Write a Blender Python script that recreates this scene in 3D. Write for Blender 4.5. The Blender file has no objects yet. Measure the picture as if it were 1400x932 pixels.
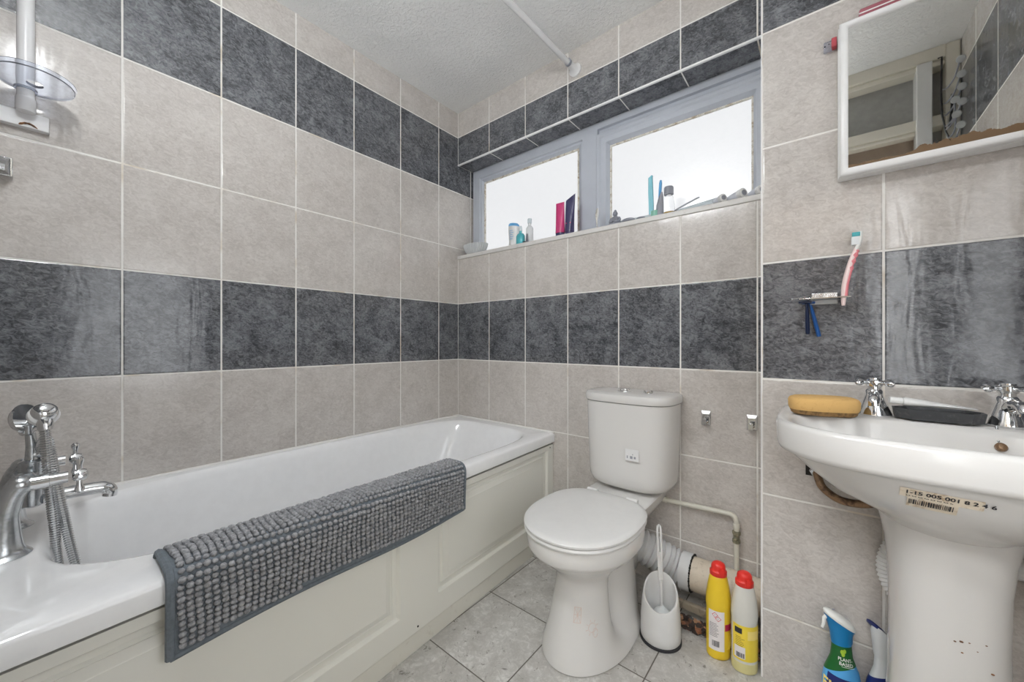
import bpy, math, random
from mathutils import Vector, Matrix
random.seed(7)
PI = math.pi
S = bpy.context.scene
COL = S.collection
CAM = Vector((1.7054, -1.5702, 0.9754))
YAW = 0.6855
ZC = 2.346            # ceiling
XR = 2.19             # right wall
YB = -1.665           # wall behind the camera
YS = -0.2517          # basin wall
XS = 1.5661           # left end of the basin wall
TW, TH, TZ = 0.2544, 0.3333, 0.8673   # wall tile

# ------------------------------------------------------------------ materials
def new_mat(name):
    m = bpy.data.materials.new(name); m.use_nodes = True
    nt = m.node_tree
    b = nt.nodes['Principled BSDF']
    return m, nt, b

class NG:
    """small helper to write node maths"""
    def __init__(s, nt): s.nt = nt
    def n(s, t, **k):
        nd = s.nt.nodes.new(t)
        for a, v in k.items(): setattr(nd, a, v)
        return nd
    def put(s, sock, v):
        if hasattr(v, 'links') or isinstance(v, bpy.types.NodeSocket): s.nt.links.new(v, sock)
        else: sock.default_value = v
    def m(s, op, a, b=None, c=None):
        nd = s.n('ShaderNodeMath', operation=op)
        s.put(nd.inputs[0], a)
        if b is not None: s.put(nd.inputs[1], b)
        if c is not None: s.put(nd.inputs[2], c)
        return nd.outputs[0]
    def vm(s, op, a, b):
        nd = s.n('ShaderNodeVectorMath', operation=op)
        s.put(nd.inputs[0], a); s.put(nd.inputs[1], b)
        return nd.outputs[0]
    def comb(s, x, y, z):
        nd = s.n('ShaderNodeCombineXYZ')
        for i, v in enumerate((x, y, z)): s.put(nd.inputs[i], v)
        return nd.outputs[0]
    def smooth(s, v, a, b, o0=0.0, o1=1.0):
        nd = s.n('ShaderNodeMapRange', interpolation_type='SMOOTHSTEP')
        s.put(nd.inputs['Value'], v)
        nd.inputs['From Min'].default_value = a; nd.inputs['From Max'].default_value = b
        nd.inputs['To Min'].default_value = o0; nd.inputs['To Max'].default_value = o1
        return nd.outputs['Result']
    def noise(s, vec, scale, detail=4, rough=0.5, dist=0.0, kind='FBM'):
        nd = s.n('ShaderNodeTexNoise', noise_type=kind)
        if vec is not None: s.put(nd.inputs['Vector'], vec)
        nd.inputs['Scale'].default_value = scale; nd.inputs['Detail'].default_value = detail
        nd.inputs['Roughness'].default_value = rough; nd.inputs['Distortion'].default_value = dist
        return nd.outputs['Fac']
    def mix(s, f, a, b):
        nd = s.n('ShaderNodeMix', data_type='RGBA')
        s.put(nd.inputs[0], f); s.put(nd.inputs[6], a); s.put(nd.inputs[7], b)
        return nd.outputs[2]
    def pos(s):
        return s.n('ShaderNodeNewGeometry').outputs['Position']
    def obj(s):
        return s.n('ShaderNodeTexCoord').outputs['Object']
    def sep(s, v):
        nd = s.n('ShaderNodeSeparateXYZ'); s.put(nd.inputs[0], v)
        return nd.outputs
    def bump(s, b, h, strength=0.3, dist=0.001):
        nd = s.n('ShaderNodeBump'); nd.inputs['Strength'].default_value = strength
        nd.inputs['Distance'].default_value = dist
        s.put(nd.inputs['Height'], h)
        s.nt.links.new(nd.outputs[0], b.inputs['Normal'])

def c4(c): return (c[0], c[1], c[2], 1.0)

def simple(name, col, rough=0.4, metal=0.0, spec=0.5, noise=0.0, nscale=30, bump=0.0, trans=0.0, coat=0.0, ior=1.45, alpha=1.0):
    m, nt, b = new_mat(name); g = NG(nt)
    b.inputs['Roughness'].default_value = rough; b.inputs['Metallic'].default_value = metal
    b.inputs['Specular IOR Level'].default_value = spec; b.inputs['IOR'].default_value = ior
    b.inputs['Transmission Weight'].default_value = trans; b.inputs['Coat Weight'].default_value = coat
    b.inputs['Alpha'].default_value = alpha
    f = g.noise(g.obj(), nscale, 5, 0.6)
    k = max(noise, 0.015)
    nt.links.new(g.mix(g.smooth(f, .3, .7), c4([x * (1 - k) for x in col]), c4([min(1, x * (1 + k)) for x in col])), b.inputs['Base Color'])
    if bump: g.bump(b, f, bump, 0.002)
    return m

LIGHT_A, LIGHT_B = (.455,.420,.392), (.630,.598,.566)
DARK_A, DARK_B = (.040, .042, .048), (.235, .243, .262)
GROUT = (.80, .785, .75)
def tile_mat(name, axis, off, ceiling_row=False):
    m, nt, b = new_mat(name); g = NG(nt)
    p = g.pos(); s = g.sep(p)
    u = g.m('DIVIDE', g.m('SUBTRACT', s[axis], off), TW)
    v = g.m('DIVIDE', g.m('SUBTRACT', s[2], TZ), TH)
    fu, fv = g.m('FRACT', u), g.m('FRACT', v)
    du = g.m('MULTIPLY', g.m('MINIMUM', fu, g.m('SUBTRACT', 1.0, fu)), TW)
    if ceiling_row:
        d = du; dark = 1.0; cell = g.comb(g.m('FLOOR', u), 3.0, off)
    else:
        dv = g.m('MULTIPLY', g.m('MINIMUM', fv, g.m('SUBTRACT', 1.0, fv)), TH)
        d = g.m('MINIMUM', du, dv)
        row = g.m('FLOOR', v)
        dark = g.m('ADD', g.m('COMPARE', row, 0.0, 0.3), g.m('COMPARE', row, 3.0, 0.3))
        cell = g.comb(g.m('FLOOR', u), row, off)
    wob = g.m('MULTIPLY', g.m('SUBTRACT', g.noise(p, 25, 2), 0.5), 0.0012)
    d = g.m('ADD', d, wob)
    wn = g.n('ShaderNodeTexWhiteNoise'); nt.links.new(cell, wn.inputs[0])
    q = g.vm('ADD', p, g.vm('MULTIPLY', wn.outputs['Color'], (9, 9, 9)))
    n1 = g.noise(q, 11, 5, 0.62, 0.6)
    sh_ = g.sep(q)
    qs = g.comb(g.m('ADD', sh_[0], g.m('MULTIPLY', sh_[2], .30)), g.m('ADD', sh_[1], g.m('MULTIPLY', sh_[2], .30)), g.m('MULTIPLY', sh_[2], 1.45))
    n2 = g.noise(qs, 58, 9, 0.72, 1.3)
    n3 = g.noise(qs, 38, 7, 0.62, 1.8, 'RIDGED_MULTIFRACTAL')
    k = g.m('ADD', g.m('MULTIPLY', n1, 0.32), g.m('MULTIPLY', n2, 0.68))
    lc = g.mix(g.smooth(k, .34, .66), c4(LIGHT_A), c4(LIGHT_B))
    lc = g.mix(g.m('MULTIPLY', g.smooth(n3, 0.8, 2.0), 0.35), lc, c4((.70, .665, .63)))
    dk = g.m('ADD', g.m('MULTIPLY', n1, 0.34), g.m('MULTIPLY', n2, 0.66))
    dc = g.mix(g.smooth(dk, .37, .66), c4(DARK_A), c4(DARK_B))
    dc = g.mix(g.m('MULTIPLY', g.smooth(n3, 0.8, 2.2), 0.45), dc, c4((.36, .37, .39)))
    tc = g.mix(dark, lc, dc)
    gr = g.smooth(d, .0019, .0031, 1.0, 0.0)
    gc = g.mix(g.smooth(g.noise(p, 9, 3), .52, .72), c4(GROUT), c4((.60, .53, .43)))
    nt.links.new(g.mix(gr, tc, gc), b.inputs['Base Color'])
    rg = g.m('ADD', g.m('MULTIPLY', gr, .55), g.smooth(n2, .3, .7, .10, .17))
    nt.links.new(rg, b.inputs['Roughness'])
    b.inputs['Specular IOR Level'].default_value = 0.6
    wv = g.noise(g.vm('MULTIPLY', p, (16, 16, 4)), 1.0, 3, 0.55, 0.4)
    h = g.m('ADD', g.m('MULTIPLY', g.smooth(d, .0015, .0055), 1.0), g.m('MULTIPLY', wv, 1.6))
    h = g.m('ADD', h, g.m('MULTIPLY', n2, 0.05))
    g.bump(b, h, 0.75, 0.0011)
    return m

def floor_mat():
    m, nt, b = new_mat('floor_tile'); g = NG(nt)
    p = g.pos(); s = g.sep(p)
    u = g.m('DIVIDE', g.m('SUBTRACT', s[0], 1.0055), .30)
    v = g.m('DIVIDE', g.m('ADD', s[1], .4755), .3015)
    fu, fv = g.m('FRACT', u), g.m('FRACT', v)
    d = g.m('MULTIPLY', g.m('MINIMUM', g.m('MINIMUM', fu, g.m('SUBTRACT', 1.0, fu)), g.m('MINIMUM', fv, g.m('SUBTRACT', 1.0, fv))), .30)
    wn = g.n('ShaderNodeTexWhiteNoise'); nt.links.new(g.comb(g.m('FLOOR', u), g.m('FLOOR', v), 1.0), wn.inputs[0])
    q = g.vm('ADD', p, g.vm('MULTIPLY', wn.outputs['Color'], (5, 5, 5)))
    n1 = g.noise(q, 9, 6, 0.6, 0.8); n2 = g.noise(q, 55, 8, 0.75, 1.0)
    n3 = g.noise(q, 16, 8, 0.7, 1.4)
    c = g.mix(g.smooth(n1, .34, .66), c4((.50, .485, .46)), c4((.69, .68, .655)))
    c = g.mix(g.m('MULTIPLY', g.smooth(n2, .42, .66, 1, 0), .55), c, c4((.36, .345, .32)))
    spk = g.m('MULTIPLY', g.smooth(n3, .53, .62), g.smooth(n2, .49, .57))
    c = g.mix(g.m('MULTIPLY', spk, .95), c, c4((.20, .185, .165)))
    gr = g.smooth(d, .0012, .0024, 1.0, 0.0)
    # grime gathers along the pipe wall
    nt.links.new(g.mix(gr, c, c4((.13, .115, .10))), b.inputs['Base Color'])
    nt.links.new(g.m('ADD', g.m('MULTIPLY', gr, .4), .36), b.inputs['Roughness'])
    h = g.m('ADD', g.smooth(d, .001, .004), g.m('MULTIPLY', n2, .35))
    g.bump(b, h, .5, .0012)
    return m

def ceiling_mat():
    m, nt, b = new_mat('ceiling_artex'); g = NG(nt)
    p = g.pos()
    n1 = g.noise(p, 70, 5, .6, .5); n2 = g.noise(p, 4, 3)
    nt.links.new(g.mix(g.smooth(n2, .35, .7), c4((.87, .875, .87)), c4((.92, .925, .92))), b.inputs['Base Color'])
    b.inputs['Roughness'].default_value = .75
    g.bump(b, g.smooth(n1, .35, .75), .8, .0035)
    return m

def stained(name, col, stain, scale=18, lo=.55, hi=.68, rough=.4, amt=.9, detail=8, metal=0.0):
    m, nt, b = new_mat(name); g = NG(nt)
    n = g.noise(g.pos(), scale, detail, .7, .5)
    f = g.m('MULTIPLY', g.smooth(n, lo, hi), amt)
    nt.links.new(g.mix(f, c4(col), c4(stain)), b.inputs['Base Color'])
    b.inputs['Roughness'].default_value = rough; b.inputs['Metallic'].default_value = metal
    g.bump(b, n, .25, .002)
    return m

def pane_mat():
    m, nt, b = new_mat('frosted_glass_daylit'); g = NG(nt)
    n = g.noise(g.pos(), 45, 4, .6)
    b.inputs['Base Color'].default_value = (.06, .06, .06, 1)
    b.inputs['Roughness'].default_value = .25
    nt.links.new(g.mix(n, c4((.93, .945, .965)), c4((.97, .98, 1.0))), b.inputs['Emission Color'])
    b.inputs['Emission Strength'].default_value = PANE
    g.bump(b, n, .3, .002)
    return m

def mirror_mat():
    m, nt, b = new_mat('mirror_silvering'); g = NG(nt)
    p = g.pos(); s = g.sep(p)
    n = g.noise(p, 26, 5, .65, .3); n2 = g.noise(p, 7, 2)
    edge = g.m('SUBTRACT', s[2], 1.4095)
    lim = g.m('MULTIPLY', g.m('POWER', n, 1.3), g.m('ADD', g.m('MULTIPLY', g.smooth(n2, .42, .60), .034), .015))
    f = g.m('LESS_THAN', edge, lim)
    c = g.mix(f, c4((.86, .865, .85)), c4((.16, .095, .045)))
    nt.links.new(c, b.inputs['Base Color'])
    nt.links.new(g.m('SUBTRACT', 1.0, f), b.inputs['Metallic'])
    nt.links.new(g.m('ADD', g.m('MULTIPLY', f, .5), .015), b.inputs['Roughness'])
    return m

def rubble_mat():
    m, nt, b = new_mat('broken_mortar'); g = NG(nt)
    v = g.n('ShaderNodeTexVoronoi'); v.inputs['Scale'].default_value = 55
    nt.links.new(g.pos(), v.inputs['Vector'])
    r = g.n('ShaderNodeValToRGB'); r.color_ramp.interpolation = 'CONSTANT'
    els = [(0, (.05, .035, .03, 1)), (.25, (.30, .13, .07, 1)), (.45, (.16, .08, .05, 1)), (.62, (.42, .24, .14, 1)), (.78, (.06, .07, .07, 1)), (.9, (.45, .34, .25, 1))]
    r.color_ramp.elements[0].color = els[0][1]; r.color_ramp.elements[1].position = els[-1][0]; r.color_ramp.elements[1].color = els[-1][1]
    for pz, cc in els[1:-1]:
        e = r.color_ramp.elements.new(pz); e.color = cc
    sp = g.n('ShaderNodeSeparateColor'); nt.links.new(v.outputs['Color'], sp.inputs[0])
    nt.links.new(sp.outputs[0], r.inputs[0]); nt.links.new(r.outputs[0], b.inputs['Base Color'])
    b.inputs['Roughness'].default_value = .8
    return m

PANE, HALL, TUBE, PANEL, SIDE = 0.76, 5.0, 50.0, 17.0, 2.7  # glow strengths; all but the first belong to added light sources
M = {}
M['tile_left'] = tile_mat('wall_tile_left', 1, -0.1479)
M['tile_back'] = tile_mat('wall_tile_back', 0, 0.2556)
M['tile_soffit'] = tile_mat('wall_tile_soffit', 0, 0.2556, True)
M['tile_basin'] = tile_mat('wall_tile_basin', 0, 1.8218)
M['tile_right'] = tile_mat('wall_tile_right', 1, -0.42)
M['floor'] = floor_mat()
M['ceiling'] = ceiling_mat()
M['pane'] = pane_mat()
M['mirror'] = mirror_mat()
M['rubble'] = rubble_mat()
M['upvc'] = simple('white_upvc', (.50, .53, .59), .3, noise=.03, nscale=8)
M['sill'] = stained('sill_white', (.66, .645, .625), (.50, .47, .44), 20, .5, .7, .4, .6)
M['trimw'] = simple('white_trim', (.86, .86, .86), .3)
M['mould'] = stained('mouldy_gasket', (.70, .68, .62), (.34, .25, .16), 45, .44, .66, .7, .85, 6)
M['acrylic'] = simple('white_acrylic', (.89, .895, .905), .10, spec=.5, coat=.3, noise=.01)
M['china'] = stained('white_china', (.69,.680,.664), (.62, .57, .50), 14, .72, .85, .10, .5)
M['lidplastic'] = simple('seat_white', (.72,.716,.706), .28)
M['cream'] = stained('cream_paint', (.85, .845, .785), (.56, .50, .40), 9, .66, .80, .33, .35)
M['creamdirty'] = stained('cream_plinth', (.80, .79, .72), (.42, .36, .28), 14, .58, .75, .4, .6)
M['gap'] = simple('dark_gap', (.02, .018, .016), .8)
M['chrome'] = simple('chrome', (.80, .81, .82), .07, metal=1.0)
M['chromescale'] = stained('limescaled_chrome', (.62, .64, .66), (.50, .53, .55), 45, .5, .62, .20, 1.0, 8, 1.0)
M['hose'] = simple('hose_steel', (.72, .73, .74), .16, metal=1.0)
M['whiteplastic'] = simple('white_plastic', (.76,.76,.755), .3)
M['whitepole'] = simple('white_enamel', (.82, .82, .83), .25)
M['rust'] = stained('rust', (.30, .14, .06), (.10, .05, .03), 60, .4, .6, .8)
M['brownpipe'] = stained('tarnished_copper', (.30, .19, .11), (.07, .04, .03), 38, .45, .62, .35, .9, 6, .6)
M['paintpipe'] = stained('cream_painted_pipe', (.66, .64, .56), (.22, .18, .13), 30, .62, .70, .4, .85)
M['soil'] = stained('dirty_soil_pipe', (.68, .60, .49), (.36, .29, .21), 40, .50, .75, .55, .75)
M['flexi'] = simple('grey_flexi', (.68, .69, .70), .45, noise=.04)
M['verdigris'] = stained('corroded_brass', (.30, .27, .18), (.12, .13, .09), 60, .4, .6, .7, .9)
M['wood'] = stained('grimy_batten', (.30, .26, .20), (.13, .10, .08), 25, .45, .65, .8, .9)
M['matpile'] = stained('grey_chenille', (.36,.365,.38), (.23,.235,.25), 160, .40, .62, .95, .9, 3)
M['matbind'] = simple('grey_binding', (.15,.175,.20), .75, noise=.12, nscale=120, bump=.2)
M['sponge'] = stained('sponge_yellow', (.62, .385, .14), (.48, .28, .09), 120, .55, .68, .95, .55)
M['spongebase'] = stained('sponge_brown', (.28, .16, .06), (.12, .07, .03), 90, .45, .62, .95)
M['slate'] = stained('slate_soapdish', (.05, .052, .056), (.15, .155, .16), 40, .52, .7, .45, .7)
M['clear'] = simple('clear_plastic', (.86, .90, 1.0), .06, trans=.92, ior=1.25)
M['blueplastic'] = simple('blue_razor', (.02, .10, .33), .3)
M['navyplastic'] = simple('navy_razor', (.008, .016, .05), .35)
M['pink'] = simple('pink_grip', (.80, .25, .28), .4)
M['palepink'] = simple('pale_pink_handle', (.88, .70, .68), .3)
M['bristlet'] = simple('teal_bristles', (.08, .42, .46), .6)
M['bristlew'] = simple('white_bristles', (.80, .83, .84), .6)
M['red'] = simple('red_cap', (.74, .035, .025), .35)
M['yellow'] = simple('yellow_bottle', (.80, .56, .03), .35)
M['yellowlabel'] = simple('yellow_label', (.84, .64, .06), .4)
M['milky'] = simple('milky_bottle', (.66, .65, .60), .25, spec=.4)
M['yellowliq'] = simple('pale_yellow_liquid', (.68, .62, .30), .3)
M['label'] = simple('label_paper', (.80, .76, .76), .5)
M['ink'] = simple('black_ink', (.03, .03, .035), .6)
M['inkred'] = simple('red_ink', (.60, .05, .07), .6)
M['crimson'] = simple('crimson_print', (.45, .02, .08), .5)
M['sky'] = simple('sky_blue_bottle', (.10, .40, .78), .3)
M['deepblue'] = simple('trigger_blue', (.005, .20, .48), .3)
M['green'] = simple('green_label', (.012, .12, .025), .35)
M['leafgreen'] = simple('lime_leaf', (.40, .60, .05), .4)
M['navy'] = simple('navy_label', (.012, .022, .14), .3)
M['goldtext'] = simple('gold_letters', (.90, .72, .22), .4)
M['whitetext'] = simple('white_letters', (.86, .87, .84), .4)
M['greyspray'] = simple('pale_grey_trigger', (.66, .68, .69), .35)
M['glassc'] = simple('ribbed_glass', (.82, .84, .85), .08, trans=.45, ior=1.3)
M['tealliq'] = simple('teal_lotion', (.12, .55, .62), .2, trans=.3)
M['aqua'] = simple('aqua_plastic', (.22, .60, .70), .25, trans=.2)
M['bluecap'] = simple('blue_cap', (.15, .42, .75), .3)
M['magenta'] = simple('magenta_tube', (.55, .05, .18), .25)
M['purple'] = simple('purple_tube', (.055, .05, .12), .25)
M['stone'] = simple('grey_stone', (.24, .25, .29), .5, noise=.2, nscale=60)
M['greyplastic'] = simple('grey_plastic', (.28, .29, .33), .35)
M['palegrey'] = simple('pale_grey_plastic', (.58, .60, .66), .3)
M['mintliq'] = simple('mint_bottle', (.35, .72, .58), .2, trans=.25)
M['amber'] = simple('amber_bottle', (.85, .62, .22), .2, trans=.3)
M['bagp'] = simple('clear_bag', (.78, .86, .90), .25, trans=.35, ior=1.2)
M['clearglass'] = simple('thin_clear_glass', (1,1,1), .02, trans=1.0, ior=1.06)
M['silver'] = simple('silver', (.72, .70, .66), .25, metal=1.0)
M['blackmetal'] = simple('black_wire', (.03, .03, .032), .35, metal=.4)
M['hookdisc'] = simple('grey_knob', (.45, .46, .46), .3)
M['doorcream'] = simple('door_frame_gloss', (.78, .74, .64), .3, noise=.03, nscale=6)
M['doorwhite'] = simple('door_white_gloss', (.80, .80, .78), .25)
M['doorbrown'] = stained('door_panel_brown', (.32, .25, .19), (.27, .20, .15), 10, .4, .7, .4)
M['greyglass'] = simple('obscure_glass_grey', (.34, .335, .32), .3, noise=.08, nscale=25)
M['stickerpaper'] = stained('peeling_sticker', (.72, .64, .52), (.40, .26, .13), 60, .48, .66, .6, .75)
M['residue'] = simple('pink_residue', (.66, .52, .46), .6)
M['shellred'] = simple('red_tab', (.50, .08, .10), .4)
M['palepinkrail'] = simple('pink_strip', (.38, .12, .15), .4)

# ------------------------------------------------------------------ mesh building
WORLD = {}
class MB:
    def __init__(s): s.v = []; s.f = []
    def add(s, vs, fs, mat=None):
        o = len(s.v)
        for p in vs:
            p = Vector(p)
            s.v.append(mat @ p if mat else p)
        for f in fs: s.f.append([i + o for i in f])
        return s
    def box(s, lo, hi, mat=None):
        x0, y0, z0 = lo; x1, y1, z1 = hi
        vs = [(x0,y0,z0),(x1,y0,z0),(x1,y1,z0),(x0,y1,z0),(x0,y0,z1),(x1,y0,z1),(x1,y1,z1),(x0,y1,z1)]
        return s.add(vs, [(0,3,2,1),(4,5,6,7),(0,1,5,4),(1,2,6,5),(2,3,7,6),(3,0,4,7)], mat)
    def cbox(s, c, d, rot=None):
        mt = Matrix.Translation(c) @ (rot.to_4x4() if rot else Matrix.Identity(4))
        return s.box([-x/2 for x in d], [x/2 for x in d], mt)
    def rings(s, rs, cap0=True, cap1=True, closed=True, mat=None):
        n = len(rs[0]); vs = [p for r in rs for p in r]; fs = []
        for i in range(len(rs)-1):
            for j in range(n if closed else n-1):
                k = (j+1) % n
                fs.append((i*n+j, i*n+k, (i+1)*n+k, (i+1)*n+j))
        if cap0: fs.append(tuple(range(n-1, -1, -1)))
        if cap1: fs.append(tuple((len(rs)-1)*n + j for j in range(n)))
        return s.add(vs, fs, mat)
    def lathe(s, prof, n=32, mat=None, sx=1.0, sy=1.0, cap=True):
        rs = [[(r*math.cos(2*PI*j/n)*sx, r*math.sin(2*PI*j/n)*sy, z) for j in range(n)] for r, z in prof]
        return s.rings(rs, cap, cap, True, mat)
    def tube(s, pts, r, n=12, cap=True, flat=1.0):
        pts = [Vector(p) for p in pts]; m = len(pts)
        rr = r if isinstance(r, (list, tuple)) else [r]*m
        T = []
        for i in range(m):
            a = pts[max(0, i-1)]; b = pts[min(m-1, i+1)]
            T.append((b-a).normalized())
        up = Vector((0,0,1)) if abs(T[0].z) < .9 else Vector((1,0,0))
        nx = T[0].cross(up).normalized(); rs = []
        for i in range(m):
            if i:
                q = T[i-1].rotation_difference(T[i]); nx = q @ nx
            nx = (nx - T[i]*nx.dot(T[i])).normalized()
            ny = T[i].cross(nx)
            rs.append([pts[i] + nx*math.cos(2*PI*j/n)*rr[i] + ny*math.sin(2*PI*j/n)*rr[i]*flat for j in range(n)])
        return s.rings(rs, cap, cap)
    def ball(s, c, r, n=16, m=10, sc=(1,1,1)):
        rs = []
        for i in range(1, m):
            t = PI*i/m
            rs.append([(c[0]+r*sc[0]*math.sin(t)*math.cos(2*PI*j/n), c[1]+r*sc[1]*math.sin(t)*math.sin(2*PI*j/n), c[2]-r*sc[2]*math.cos(t)) for j in range(n)])
        return s.rings(rs)
    def build(s, name, mat, parent=None, smooth=35, bevel=0, seg=2, sub=0, kind=None):
        off = WORLD.get(parent.name, Vector((0,0,0))) if parent else Vector((0,0,0))
        me = bpy.data.meshes.new(name)
        me.from_pydata([tuple(p-off) for p in s.v], [], s.f)
        me.validate(); me.update()
        import bmesh
        bm = bmesh.new(); bm.from_mesh(me)
        bmesh.ops.recalc_face_normals(bm, faces=bm.faces)
        bm.to_mesh(me); bm.free()
        me.materials.append(M[mat])
        if smooth:
            for p in me.polygons: p.use_smooth = True
            me.set_sharp_from_angle(angle=math.radians(smooth))
        o = bpy.data.objects.new(name, me); COL.objects.link(o)
        if parent: o.parent = parent
        WORLD[o.name] = off
        if bevel:
            b = o.modifiers.new('edge', 'BEVEL'); b.width = bevel; b.segments = seg; b.limit_method = 'ANGLE'; b.angle_limit = math.radians(40)
        if sub:
            b = o.modifiers.new('sub', 'SUBSURF'); b.levels = sub; b.render_levels = sub
        if kind: o['kind'] = kind
        return o

def thing(name, label, cat, loc, group=None):
    o = bpy.data.objects.new(name, None); COL.objects.link(o); o.location = loc
    o.empty_display_size = .05
    WORLD[o.name] = Vector(loc)
    tag(o, label, cat, group); return o
def tag(o, label, cat, group=None):
    o['label'] = label; o['category'] = cat
    if group: o['group'] = group
    return o
def base(mb, o):
    return o

def sup(th, a, b, n):
    c, s_ = math.cos(th), math.sin(th)
    return 1.0 / ((abs(c)/a)**n + (abs(s_)/b)**n)**(1.0/n)
def sring(cx, cy, z, a, b, n=2.0, N=64, nb=None, bb=None):
    """superellipse ring; nb/bb: exponent and depth of the +y half"""
    out = []
    for j in range(N):
        t = 2*PI*j/N
        if math.sin(t) > 0 and (nb or bb): r = sup(t, a, bb or b, nb or n)
        else: r = sup(t, a, b, n)
        out.append(Vector((cx + r*math.cos(t), cy + r*math.sin(t), z)))
    return out
def spline(pts, n):
    """Catmull-Rom through pts, n samples per span"""
    P = [Vector(p) for p in pts]; P = [P[0]*2-P[1]] + P + [P[-1]*2-P[-2]]
    out = []
    for i in range(1, len(P)-2):
        for k in range(n):
            t = k/n
            out.append(.5*((2*P[i]) + (P[i+1]-P[i-1])*t + (2*P[i-1]-5*P[i]+4*P[i+1]-P[i+2])*t*t + (3*P[i]-P[i-1]-3*P[i+1]+P[i+2])*t**3))
    out.append(P[-2]); return out
def resample(pts, step):
    out = [pts[0].copy()]; acc = 0
    for a, b in zip(pts, pts[1:]):
        L = (b-a).length; t = step-acc
        while t <= L:
            out.append(a + (b-a)*(t/L)); t += step
        acc = (acc + L) % step
    return out
def frame_mat(o, x, y, z):
    """matrix taking local x,y,z to the given world axes at o"""
    x, y, z = Vector(x).normalized(), Vector(y).normalized(), Vector(z).normalized()
    return Matrix(((x.x,y.x,z.x,o[0]),(x.y,y.y,z.y,o[1]),(x.z,y.z,z.z,o[2]),(0,0,0,1)))
def axis_mat(o, z, hint=(0,0,1)):
    z = Vector(z).normalized(); h = Vector(hint)
    if abs(z.dot(h)) > .95: h = Vector((1,0,0))
    x = h.cross(z).normalized(); y = z.cross(x)
    return frame_mat(o, x, y, z)

def text_mesh(mb, s, size, fn, bold=0.0, align='CENTER'):
    """letters of s as filled flat outlines, mapped by fn(x,y) -> world point"""
    cu = bpy.data.curves.new('txt', 'FONT'); cu.body = s; cu.size = size; cu.align_x = align; cu.resolution_u = 3
    cu.offset = bold; cu.fill_mode = 'FRONT'
    ob = bpy.data.objects.new('txt', cu); COL.objects.link(ob)
    bpy.context.view_layer.update()
    dg = bpy.context.evaluated_depsgraph_get()
    me = bpy.data.meshes.new_from_object(ob.evaluated_get(dg))
    mb.add([fn(v.co.x, v.co.y) for v in me.vertices], [tuple(p.vertices) for p in me.polygons])
    bpy.data.objects.remove(ob); bpy.data.curves.remove(cu); bpy.data.meshes.remove(me)
def patch(mb, x0, x1, y0, y1, fn, nx=12, ny=4):
    vs = [fn(x0+(x1-x0)*i/nx, y0+(y1-y0)*j/ny) for j in range(ny+1) for i in range(nx+1)]
    fs = [(j*(nx+1)+i, j*(nx+1)+i+1, (j+1)*(nx+1)+i+1, (j+1)*(nx+1)+i) for j in range(ny) for i in range(nx)]
    mb.add(vs, fs)

# ------------------------------------------------------------------ the room
def struct(mb, name, mat, bevel=0, smooth=0, parent=None):
    o = mb.build(name, mat, parent, smooth=smooth, bevel=bevel)
    if not parent: o['kind'] = 'structure'
    return o
SZ0, SZ1 = 1.466, 1.488    # sill
LZ = 2.033                 # lintel soffit
YF = .120                  # window frame front
struct(MB().box((-.1, YB-.3, -.1), (XR+.1, .3, 0)), 'floor', 'floor')
struct(MB().box((-.1, YB-.3, ZC), (XR+.1, .3, ZC+.1)), 'ceiling', 'ceiling')
struct(MB().box((-.1, YB-.1, 0), (0, .3, ZC)), 'wall_left', 'tile_left')
struct(MB().box((0, 0, 0), (XS, .3, SZ0)), 'wall_back_lower', 'tile_back')
ub = MB().box((0, 0, LZ), (XS, .3, ZC)).build('wall_back_upper', 'tile_back', None, smooth=0)
ub['kind'] = 'structure'
ub.data.materials.append(M['tile_soffit'])
for p in ub.data.polygons:
    if p.normal.z < -.5: p.material_index = 1
struct(MB().box((XS, YS, 0), (XR+.1, .3, ZC)), 'wall_basin_side', 'tile_basin')
struct(MB().box((XR, YB-.1, 0), (XR+.1, YS, ZC)), 'wall_right', 'tile_right')
struct(MB().box((-.1, YB-.1, 0), (1.27, YB, ZC)), 'wall_front', 'tile_basin')
# white tile trims
struct(MB().box((0.001, -.004, LZ-.004), (XS-.002, .006, LZ+.004)), 'trim_1', 'trimw', bevel=.0015, smooth=35)
struct(MB().box((0.001, -.0055, SZ0), (XS-.004, YF+.004, SZ1)), 'trim_2', 'sill', bevel=.003, smooth=35)
struct(MB().box((XS-.0012, YS-.0012, 0.0), (XS+.0012, YS+.002, ZC)), 'trim_3', 'trimw', bevel=0, smooth=35)

# window: fixed light on the left, opening sash on the right
win = MB()
def ringframe(mb, x0, x1, z0, z1, w, ya, yb):
    mb.box((x0, ya, z0), (x0+w, yb, z1)); mb.box((x1-w, ya, z0), (x1, yb, z1))
    mb.box((x0+w, ya, z1-w), (x1-w, yb, z1)); mb.box((x0+w, ya, z0), (x1-w, yb, z0+w))
def bevelled(mb, x0, x1, z0, z1, prof):
    """picture-frame profile: list of (inset, y)"""
    rs = [[(x0+i, y, z0+i), (x1-i, y, z0+i), (x1-i, y, z1-i), (x0+i, y, z1-i)] for i, y in prof]
    mb.rings(rs, False, False)
W0, W1, WZ0, WZ1 = 0.010, XS, SZ1-.045, LZ
MX0, MX1 = .828, .872
w1 = win.box((W0, YF, WZ0), (MX0, YF, WZ0)) if False else win
bevelled(win, W0, MX0, WZ0, WZ1, [(0, .19), (0, YF), (.052, YF), (.056, YF+.010), (.064, YF+.010), (.070, YF+.016), (.083, YF+.022), (.085, YF+.035)])
bevelled(win, MX0, W1, WZ0, WZ1, [(0, .19), (0, YF), (.030, YF), (.034, YF+.012), (.036, YF+.03)])
wo = win.build('window_1', 'upvc', None, smooth=25)
wo['kind'] = 'structure'
sash = MB()
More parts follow.
